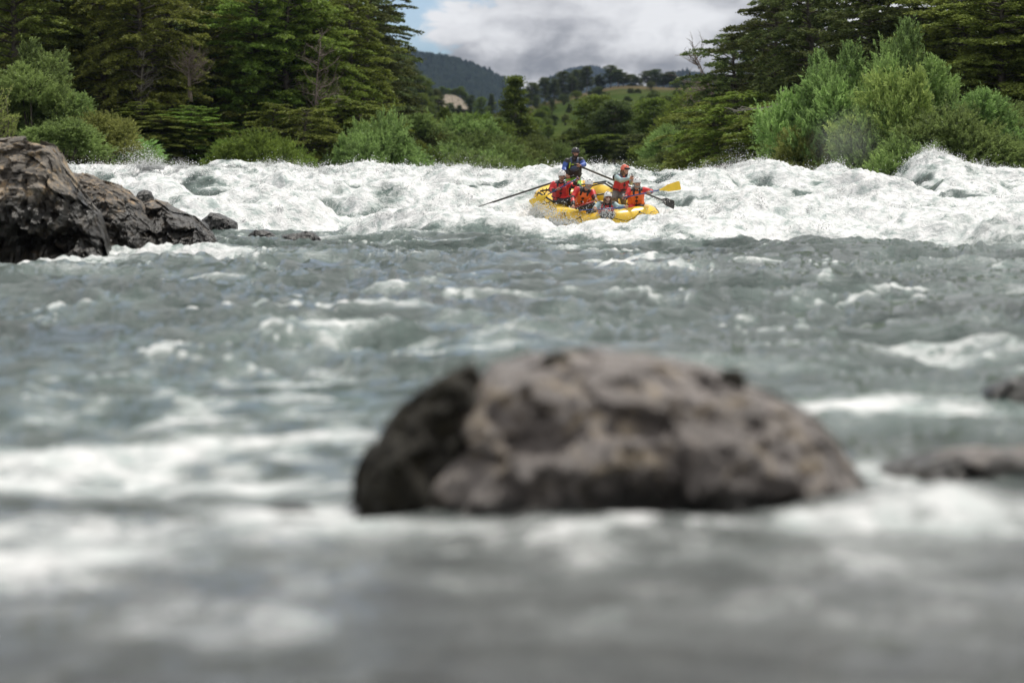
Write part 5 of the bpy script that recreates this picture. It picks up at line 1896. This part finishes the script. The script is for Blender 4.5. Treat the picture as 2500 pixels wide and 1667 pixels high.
    if vest_extra:
        vest_extra(o, v, J, sh, tu, fr, vb, vt, half, off)
    # ---------------- helmet
    hm_, vent_m = helmet
    mb = MB()
    n, m = 28, 12
    vs = []; fs = []
    hc = H + ud * 0.035 * hs
    for i in range(m + 1):
        th = (PI * 0.56) * i / m
        for k in range(n):
            ph = 2 * PI * k / n
            cf = math.cos(ph)
            # lower over ears and nape, raised over the brow
            ext = 1.0 + 0.16 * (0.5 - 0.5 * cf) - 0.12 * max(0, cf) ** 2
            thx = th * ext
            rr = 1.0 + (0.03 if i == m else 0)
            vs.append(hc + sd * (math.sin(ph) * math.sin(thx) * 0.104 * hs * rr) + fd * (cf * math.sin(thx) * 0.128 * hs * rr - 0.006) + ud * (math.cos(thx) * 0.115 * hs))
    base = len(vs)
    inner = [hc + (v_ - hc) * 0.90 for v_ in vs[m * n:]]
    vs += inner
    for i in range(m):
        for k in range(n):
            k2 = (k + 1) % n
            fs.append((i * n + k, (i + 1) * n + k, (i + 1) * n + k2, i * n + k2))
    for k in range(n):
        k2 = (k + 1) % n
        fs.append((m * n + k, base + k, base + k2, m * n + k2))
    mb.add(vs, fs)
    hel = mb.build('helmet', hm_, o, off=off)
    mb = MB()
    for ph, th in ((-38, 52), (38, 52), (-95, 50), (95, 50), (-140, 45), (140, 45), (0, 24), (-20, 30), (20, 30)):
        p_, t_ = math.radians(ph), math.radians(th)
        nr = sd * (math.sin(p_) * math.sin(t_) * 0.104) + fd * (math.cos(p_) * math.sin(t_) * 0.128) + ud * (math.cos(t_) * 0.115)
        c = hc + nr * hs - fd * 0.006
        nn = nr.normalized(); tt = nn.cross(ud).normalized(); bb = nn.cross(tt)
        mb.ellipsoid(c, (tt * 0.010, nn * 0.004, bb * 0.020), 8, 5)
    mb.build('vent', vent_m, hel, off=off)
    if helmet_band:
        mb = MB()
        ringp = []
        for k in range(9):
            ph = math.radians(-65 + 130 * k / 8)
            ringp.append(hc + sd * (math.sin(ph) * 0.110 * hs) + fd * (math.cos(ph) * 0.132 * hs) + ud * 0.012)
        mb.tube(ringp, 0.024, 8, flat=(0.35, 1))
        mb.build('goggles', M_BLK, hel, off=off)
    mb = MB()
    for sg in (-1, 1):
        mb.tube([H + sd * 0.080 * sg * hs + ud * 0.01, H + sd * 0.070 * sg * hs - ud * 0.07 + fd * 0.03, H - ud * 0.115 * hs + fd * 0.045], [0.008, 0.008, 0.008], 5)
    mb.build('chin_strap', M_BLK, hel, off=off)
    # ---------------- face
    fx = lambda a, bb, c: H + sd * a * hs + fd * c * hs + ud * bb * hs
    if not glasses:
        for sg in (-1, 1):
            mb = MB()
            mb.ellipsoid(fx(0.030 * sg, 0.004, 0.079), (sd * 0.013, fd * 0.006, ud * 0.0065), 8, 6)
            mb.build('eye', M_EYE, o, off=off)
            mb = MB()
            mb.tube([fx(0.014 * sg, 0.020, 0.086), fx(0.032 * sg, 0.025, 0.083), fx(0.048 * sg, 0.018, 0.070)], [0.004, 0.005, 0.003], 5)
            mb.build('eyebrow', hair or M_HAIRD, o, off=off)
    else:
        mb = MB()
        for sg in (-1, 1):
            mb.ellipsoid(fx(0.033 * sg, 0.004, 0.090), (sd * 0.030, fd * 0.008, ud * 0.021), 12, 8)
        mb.tube([fx(-0.078, 0.006, 0.0), fx(-0.064, 0.010, 0.075), fx(0, 0.012, 0.098), fx(0.064, 0.010, 0.075), fx(0.078, 0.006, 0.0)], 0.005, 6)
        mb.build('sunglasses', M_LENS, o, off=off)
    mb = MB()
    if smile:
        mb.tube([fx(-0.026, -0.042, 0.078), fx(0, -0.052, 0.086), fx(0.026, -0.042, 0.078)], [0.005, 0.009, 0.005], 6)
        mb.build('teeth', M_TEETH, o, off=off)
        mb = MB()
        mb.tube([fx(-0.030, -0.039, 0.076), fx(0, -0.062, 0.084), fx(0.030, -0.039, 0.076)], [0.003, 0.005, 0.003], 6)
    else:
        mb.tube([fx(-0.022, -0.050, 0.078), fx(0, -0.049, 0.086), fx(0.022, -0.050, 0.078)], [0.003, 0.006, 0.003], 6)
    mb.build('mouth', M_LIP, o, off=off)
    if beard:
        bmt, kind = beard
        mb = MB()
        mb.tube([fx(-0.030, -0.044, 0.078), fx(-0.012, -0.035, 0.090), fx(0.012, -0.035, 0.090), fx(0.030, -0.044, 0.078)], [0.005, 0.008, 0.008, 0.005], 6)
        if kind == 'full':
            mb.ellipsoid(fx(0, -0.083, 0.048), (sd * 0.056 * hs, fd * 0.044 * hs, ud * 0.036 * hs), 14, 8)
            for sg in (-1, 1):
                mb.capsule(fx(0.060 * sg, -0.025, 0.028), 0.016, fx(0.040 * sg, -0.072, 0.050), 0.026, 8)
        mb.build('beard' if kind == 'full' else 'moustache', bmt, o, off=off)
    if hair is not None and glasses or (hair is M_HAIRB):
        mb = MB()
        for sg in (-1, 1):
            mb.tube([fx(0.080 * sg, 0.02, -0.02), fx(0.092 * sg, -0.06, 0.0), fx(0.088 * sg, -0.13, 0.0), fx(0.10 * sg, -0.19, -0.02)], [0.018, 0.028, 0.026, 0.008], 8)
        mb.tube([fx(0, 0.0, -0.085), fx(0, -0.09, -0.095), fx(0, -0.17, -0.08)], [0.05, 0.055, 0.02], 8)
        mb.build('hair', M_HAIRB, o, off=off)
    return o


def near_any(*segs):
    """material index 1 near given segments"""
    def fn(c):
        m = np.zeros(len(c), bool)
        for a, b, r in segs:
            a = np.array(a); b = np.array(b)
            ab = b - a
            t = np.clip(((c - a) @ ab) / (ab @ ab + 1e-9), 0, 1)
            m |= np.linalg.norm(c - (a + t[:, None] * ab), axis=1) < r
        return m.astype(int)
    return fn


def jacket_red(J):
    segs = [(J['neck'], J['neck'] + Vector((0, 0, 0.1)), 0.15)]
    for s, e, w in (('shl', 'ell', 'wrl'), ('shr', 'elr', 'wrr')):
        segs.append((J[e], J[e].lerp(J[w], 0.25) + Vector((0, 0.02, -0.05)), 0.075))
        segs.append((J[e].lerp(J[w], 0.72), J[w], 0.07))
    segs.append((J['pelvis'], J['pelvis'] + Vector((0, .02, .1)), 0.15))
    return near_any(*segs)


def trousers_rb(J):
    # red tops of the thighs, black below
    segs = [(J['hipl'] + Vector((0, -.05, .1)), J['hipl'].lerp(J['knl'], .7) + Vector((0, 0, .08)), 0.085), (J['hipr'] + Vector((0, -.05, .1)), J['hipr'].lerp(J['knr'], .7) + Vector((0, 0, .08)), 0.085)]
    return near_any(*segs)


# joints are written as places in the raft scene (metres follow from 100 photo pixels a metre)
# --- guide
Jg = dict(head=Q(1405, 374.5, .30), neck=Q(1402, 387, .36), shl=Q(1384, 393, .38), shr=Q(1419, 391, .38), pelvis=Q(1399, 432, .50),
          ell=Q(1377, 411, .30), wrl=Q(1383, 427.5, .02), elr=Q(1426, 402, .30), wrr=Q(1417.5, 404.5, .05), hipl=Q(1391, 436, .50), hipr=Q(1407, 436, .50),
          knl=Q(1386, 466, .25), knr=Q(1413, 462, .15), anl=Q(1384, 494, .62), anr=Q(1412, 492, .45))
oar_l_grip = Q(1387.5, 433.5, -.02); oar_l_lock = RL(-1.02, 0.55, .45)
oar_r_grip = Q(1411.5, 404.5, -.02)


def guide_extra(o, v, J, sh, tu, fr, vb, vt, half, off):
    mb = MB()
    mb.ellipsoid(vb.lerp(vt, 0.62) + fr * 0.185 + sh * 0.01, (sh * 0.115, fr * 0.05, tu * 0.075), 14, 10)
    mb.build('chest_pocket', M_VBLUE, v, off=off)
    mb = MB()
    mb.capsule(vt - sh * 0.10 + fr * 0.15 + tu * 0.03, 0.014, vt - sh * 0.115 + fr * 0.165 - tu * 0.09, 0.019)
    mb.box(vt + fr * 0.165 - tu * 0.01, (sh * 0.07, fr * 0.01, tu * 0.012))
    mb.build('rescue_pouch', M_VLIME, v, off=off)
    mb = MB()
    a = vb + sh * 0.12 + fr * 0.16
    mb.tube([a, a + sh * 0.05 - tu * 0.10, a + sh * 0.09 - tu * 0.05, a + sh * 0.16 - tu * 0.12], 0.008, 5)
    mb.build('tether', M_BLK, v, off=off)


def jacket_guide(J):
    segs = [(J['neck'], J['neck'] + Vector((0, 0, .1)), 0.14), (J['shl'] + Vector((.03,0,.02)), J['shl'].lerp(J['ell'], .12) + Vector((0,0,.02)), 0.088), (J['shr'] + Vector((-.03,0,.02)), J['shr'].lerp(J['elr'], .08) + Vector((0,0,.02)), 0.085),
            (J['ell'].lerp(J['wrl'], .6), J['wrl'], 0.068), (J['pelvis'], J['pelvis'] + Vector((0, 0, .12)), .2)]
    return near_any(*segs)


guide = person('standing guide in black helmet, blue and black jacket and lime trousers rowing the raft', Jg, M_SKIN, [M_JBLUE, M_JBLK], [M_LIME, M_JBLK], (M_JBLK, M_VBLUE), (M_HELB, M_BLK), None,
               [(Jg['wrl'], oar_l_grip, (1, 0, .3), 1), (Jg['wrr'], oar_r_grip, Q(1494, 436, .3) - oar_r_grip, -1)],
               look=(0.18, -1, -0.12), jfn=jacket_guide, tfn=lambda J: near_any((J['knl'], J['anl'], .13), (J['knr'], J['anr'], .13)), vest_extra=guide_extra, beard=(M_HAIRD, 'full'))

# --- man 1, left
J1 = dict(head=Q(1371.5, 430, -.35), neck=Q(1369.5, 444, -.25), shl=Q(1352, 450, -.22), shr=Q(1390, 449, -.22), pelvis=Q(1368, 484, -.1),
          ell=Q(1344, 464, -.25), wrl=Q(1357, 464, -.45), elr=Q(1400, 456, -.35), wrr=Q(1407, 443, -.50), hipl=Q(1361, 487, -.1), hipr=Q(1377, 487, -.12),
          knl=Q(1388, 490, -.45), knr=Q(1398, 487, -.38), anl=Q(1392, 512, -.30), anr=Q(1402, 510, -.25))
g1, h1, n1_, t1 = Q(1411, 435.5, -.55), Q(1364, 459.5, -.52), Q(1337, 475.5, -.55), Q(1296, 499, -.62)
h1 = g1.lerp(n1_, 0.64)
J1['wrl'] = h1 + Vector((-.065, .03, -.035))
person('moustached man in white helmet, red jacket and red vest, seated leftmost in the raft', J1, M_SKIN, [M_RED, M_JBLK], [M_JBLK, M_RED], (M_VRED, M_JBLK), (M_HELW, M_BLK), None,
       [(J1['wrl'], h1, g1 - n1_, 1), (J1['wrr'], g1, (1, .2, -.55), 1)], look=(0.12, -1, -0.22), jfn=jacket_red, tfn=trousers_rb, beard=(M_HAIRD, 'moustache'))
paddle('yellow bladed paddle with blue shaft held across his chest by the leftmost man', g1, n1_, t1, M_BLUE, M_PADY, M_BLUE, nrm=Vector((.1, -1, .15)), w=(0.085, 0.115))

# --- man 2
J2 = dict(head=Q(1437.5, 450, -1.15), neck=Q(1430, 461, -.92), shl=Q(1409, 463, -.88), shr=Q(1446, 469, -.92), pelvis=Q(1418, 500, -.62),
          ell=Q(1398, 484, -1.02), wrl=Q(1399, 500, -1.15), elr=Q(1451, 482, -1.05), wrr=Q(1453, 486.5, -1.2), hipl=Q(1411, 503, -.62), hipr=Q(1426, 503, -.64),
          knl=Q(1436, 505, -.98), knr=Q(1449, 501, -.95), anl=Q(1438, 526, -.8), anr=Q(1450, 524, -.78))
g2 = Q(1455.5, 490, -1.24); n2_ = Q(1370, 517, -1.35)
h2 = g2.lerp(n2_, 0.66); t2 = n2_ + (n2_ - g2).normalized() * 0.42
J2['wrl'] = h2 + Vector((.01, .03, .065)); J2['wrr'] = g2 + Vector((-.01, .045, .055))
person('grey bearded man in white helmet and orange vest leaning forward in mid raft', J2, M_SKIN2, [M_RED, M_JBLK], [M_JBLK, M_RED], (M_ORANGE, M_JBLK), (M_HELW, M_BLK), None,
       [(J2['wrl'], h2, g2 - n2_, 1), (J2['wrr'], g2, (1, .2, -.5), 1)], look=(0.05, -1, -0.35), headtilt=(.12, 0, 1), jfn=jacket_red, tfn=trousers_rb, beard=(M_HAIRG, 'full'), hair=M_HAIRG)
paddle('paddle with reddish shaft held low by the leaning grey bearded man', g2, n2_, t2, M_REDS, M_PADY, M_PADY, nrm=Vector((.1, -.6, .7)))

# --- woman in front
J3 = dict(head=Q(1484, 481.5, -1.75), neck=Q(1482, 494, -1.62), shl=Q(1465.5, 497.5, -1.58), shr=Q(1499, 498.5, -1.58), pelvis=Q(1478, 530, -1.35),
          ell=Q(1452, 509, -1.68), wrl=Q(1454, 506, -1.9), elr=Q(1512, 506, -1.70), wrr=Q(1524, 509, -1.85), hipl=Q(1471, 532, -1.35), hipr=Q(1485, 532, -1.35),
          knl=Q(1473, 524, -1.75), knr=Q(1492, 524, -1.75), anl=Q(1473, 545, -1.6), anr=Q(1492, 545, -1.6))
g3 = Q(1530, 506, -1.9); n3_ = Q(1413, 514, -2.02); t3 = Q(1359, 511.5, -2.0)
h3 = g3.lerp(n3_, 0.655)
J3['wrl'] = h3 + Vector((-.01, .05, .055)); J3['wrr'] = g3 + Vector((-.055, .045, .02))


def pfd_spray(o, v, J, sh, tu, fr, vb, vt, half, off):
    mb = MB()
    for sx in (-1, 1):
        mb.box(vb.lerp(vt, .72) + fr * 0.18 + sh * 0.062 * sx, (sh * 0.045, fr * 0.014, tu * 0.05))
    mb.build('chest_panel', M_ORANGE, v, smooth=False, off=off)


person('smiling woman in white helmet, sunglasses and pale blue sleeves paddling at the bow', J3, M_SKIN2, [M_AQUA, M_JBLK], [M_JBLK], (M_VRED, M_JBLK), (M_HELW, M_BLK), None,
       [(J3['wrl'], h3, g3 - n3_, 1), (J3['wrr'], g3, (.3, .3, 1), 1)], look=(0.12, -1, -0.06), hs=0.94, jfn=lambda J: near_any((J['neck'], J['neck'] + Vector((0, 0, .1)), .13), (J['shl'], J['shl'], .08), (J['shr'], J['shr'], .08)),
       glasses=True, smile=True, hair=M_HAIRB, vest_extra=pfd_spray)
paddle('paddle with blue shaft lying almost level in front of the smiling woman', g3, n3_, t3, M_BLUE, M_PADY, M_PADY, nrm=Vector((.05, -.75, .65)), w=(0.075, 0.085))

# --- man right
J4 = dict(head=Q(1555, 447.5, -1.1), neck=Q(1554, 461, -.98), shl=Q(1538, 465, -.95), shr=Q(1572, 463.5, -.95), pelvis=Q(1552, 503, -.8),
          ell=Q(1529, 481, -1.05), wrl=Q(1527, 487, -1.25), elr=Q(1589, 467, -1.02), wrr=Q(1586, 470, -1.3), hipl=Q(1545, 505, -.8), hipr=Q(1560, 505, -.8),
          knl=Q(1541, 508, -1.15), knr=Q(1566, 507, -1.15), anl=Q(1541, 530, -1.0), anr=Q(1566, 530, -1.0))
g4 = Q(1522.5, 482.8, -1.32); n4 = Q(1610, 464, -1.42); t4 = Q(1661, 452.5, -1.45)
h4 = g4.lerp(n4, 0.69)
J4['wrl'] = g4 + Vector((.035, .045, -.04)); J4['wrr'] = h4 + Vector((.05, .055, .0))
person('grey bearded man in white helmet and orange vest seated rightmost, arms reaching along his paddle', J4, M_SKIN, [M_RED, M_JBLK], [M_RED, M_JBLK], (M_ORANGE, M_JBLK), (M_HELW, M_BLK), None,
       [(J4['wrl'], g4, (.2, .2, 1), 1), (J4['wrr'], h4, n4 - g4, -1)], look=(0.14, -1, -0.15), jfn=jacket_red, tfn=lambda J: near_any((J['knr'], J['hipr'], .12)), beard=(M_HAIRG, 'full'), hair=M_HAIRG)
paddle('paddle with raised yellow blade pointing right from the rightmost man', g4, n4, t4, M_BLUE, M_PADY, M_BLUE, nrm=Vector((.1, -1, .1)), w=(0.085, 0.11))

# --- woman in coral helmet
J5 = dict(head=Q(1526, 415.5, .05), neck=Q(1518, 428, .1), shl=Q(1503, 432.5, .05), shr=Q(1530, 433, .22), pelvis=Q(1513, 467, .15),
          ell=Q(1516, 440.5, -.22), wrl=Q(1538, 436, -.34), elr=Q(1541, 446, .1), wrr=Q(1546, 437, -.25), hipl=Q(1507, 470, .12), hipr=Q(1520, 470, .2),
          knl=Q(1500, 484, -.22), knr=Q(1521, 484, -.2), anl=Q(1507, 508, -.05), anr=Q(1524, 508, -.05))
f5 = Q(1543.5, 433.5, -.36)
person('woman in coral helmet with pale blue sleeves and grey trousers looking right', J5, M_SKIN2, [M_AQUA, M_JBLK], [M_GREYT], (M_VRED, M_VBLUE), (M_HELC, M_BLK), None,
       [(J5['wrl'], f5, (.2, .3, 1), -1), (J5['wrr'], f5 + Vector((.03, .05, -.075)), (.2, .3, 1), 1)], look=(0.85, -0.75, -0.1), hs=0.95, jfn=lambda J: near_any((J['neck'], J['neck'] + Vector((0, 0, .1)), .13), (J['shl'] + Vector((-.03, 0, .0)), J['shl'] + Vector((-.03, 0, .03)), .085)),
       helmet_band=True, hair=M_HAIRB)
# rope she grips
mb = MB()
mb.tube([f5 + Vector((-.01, .0, .10)), f5, f5 + Vector((.03, .05, -.075)), f5 + Vector((.02, .12, -.3)), RL(0.88, 0.6, .3)], 0.012, 6)
tag(mb.build('hand_strap', M_ROPE), 'dark strap gripped by the woman in the coral helmet', 'strap')

# --- oars
lock_l = RL(-1.05, 0.55, .47); lock_r = RL(1.05, 0.55, .47)


def oar(label, grip, lock, total, bl, w, nrm):
    d = (lock - grip).normalized()
    neck = grip + d * (total - bl)
    return paddle(label, grip, neck, grip + d * total, M_OARSH, M_CARBON, M_BLK, w=w, r=0.024, nrm=nrm, cat='oar', name='oar', tgrip=False)


print('locks px', [((l.x) / l.y * F + 1250, 430 + (HCAM - l.z) / l.y * F) for l in (lock_l, lock_r)])


def toward(grip, lock, px, py, bl, w, label, nrm):
    # blade end: same line in the picture, reached beyond the lock
    tip = P(px, py, lock.y + (lock.y - grip.y) * ((px - (lock.x / lock.y * F + 1250)) / ((lock.x / lock.y * F + 1250) - (grip.x / grip.y * F + 1250))))
    d = (tip - grip).normalized()
    return paddle(label, grip, tip - d * bl, tip, M_OARSH, M_CARBON, M_BLK, w=w, r=0.024, nrm=nrm, cat='oar', name='oar', tgrip=False)


toward(oar_l_grip, lock_l, 1166, 506, 0.42, (0.05, 0.06), 'long black oar reaching left from the guide into the foam', Vector((.1, -.35, 1)))
toward(oar_r_grip, lock_r, 1646, 501, 0.60, (0.105, 0.115), 'long black oar slanting right from the guide, wet blade raised', Vector((.05, -1, .3)))


# water thrown at the bow
def bow_splash():
    r = np.random.RandomState(8)
    Cs = []; Ss = []
    spots = [  # px, py, D, spread px x, spread px y, n, size
        (1600, 560, 57.4, 34, 14, 900, .010), (1560, 566, 57.3, 50, 9, 1000, .010), (1450, 560, 57.3, 70, 8, 1200, .010), (1370, 545, 57.3, 45, 12, 1100, .010),
        (1335, 522, 57.8, 36, 14, 700, .010), (1482, 522, 58.0, 20, 12, 330, .008), (1310, 505, 58.4, 32, 12, 400, .010), (1590, 535, 57.5, 30, 22, 200, .008), (1425, 515, 58.0, 70, 24, 230, .007),
        (1640, 550, 58.0, 44, 16, 500, .011), (1620, 490, 60.2, 24, 8, 40, .009)]
    for px, py, D, sx, sy, n, s in spots:
        for k in range(int(n * 1.8)):
            p = P(px + r.normal(0, sx * 0.6), py + r.normal(0, sy * 0.55), D + r.normal(0, .15))
            Cs.append(tuple(p)); Ss.append(0.0035 + s * r.rand() ** 2.5 * 0.9)
    clots('splash', Cs, Ss, M_SPRAY, 'white water breaking over the bow and side of the raft')


bow_splash()
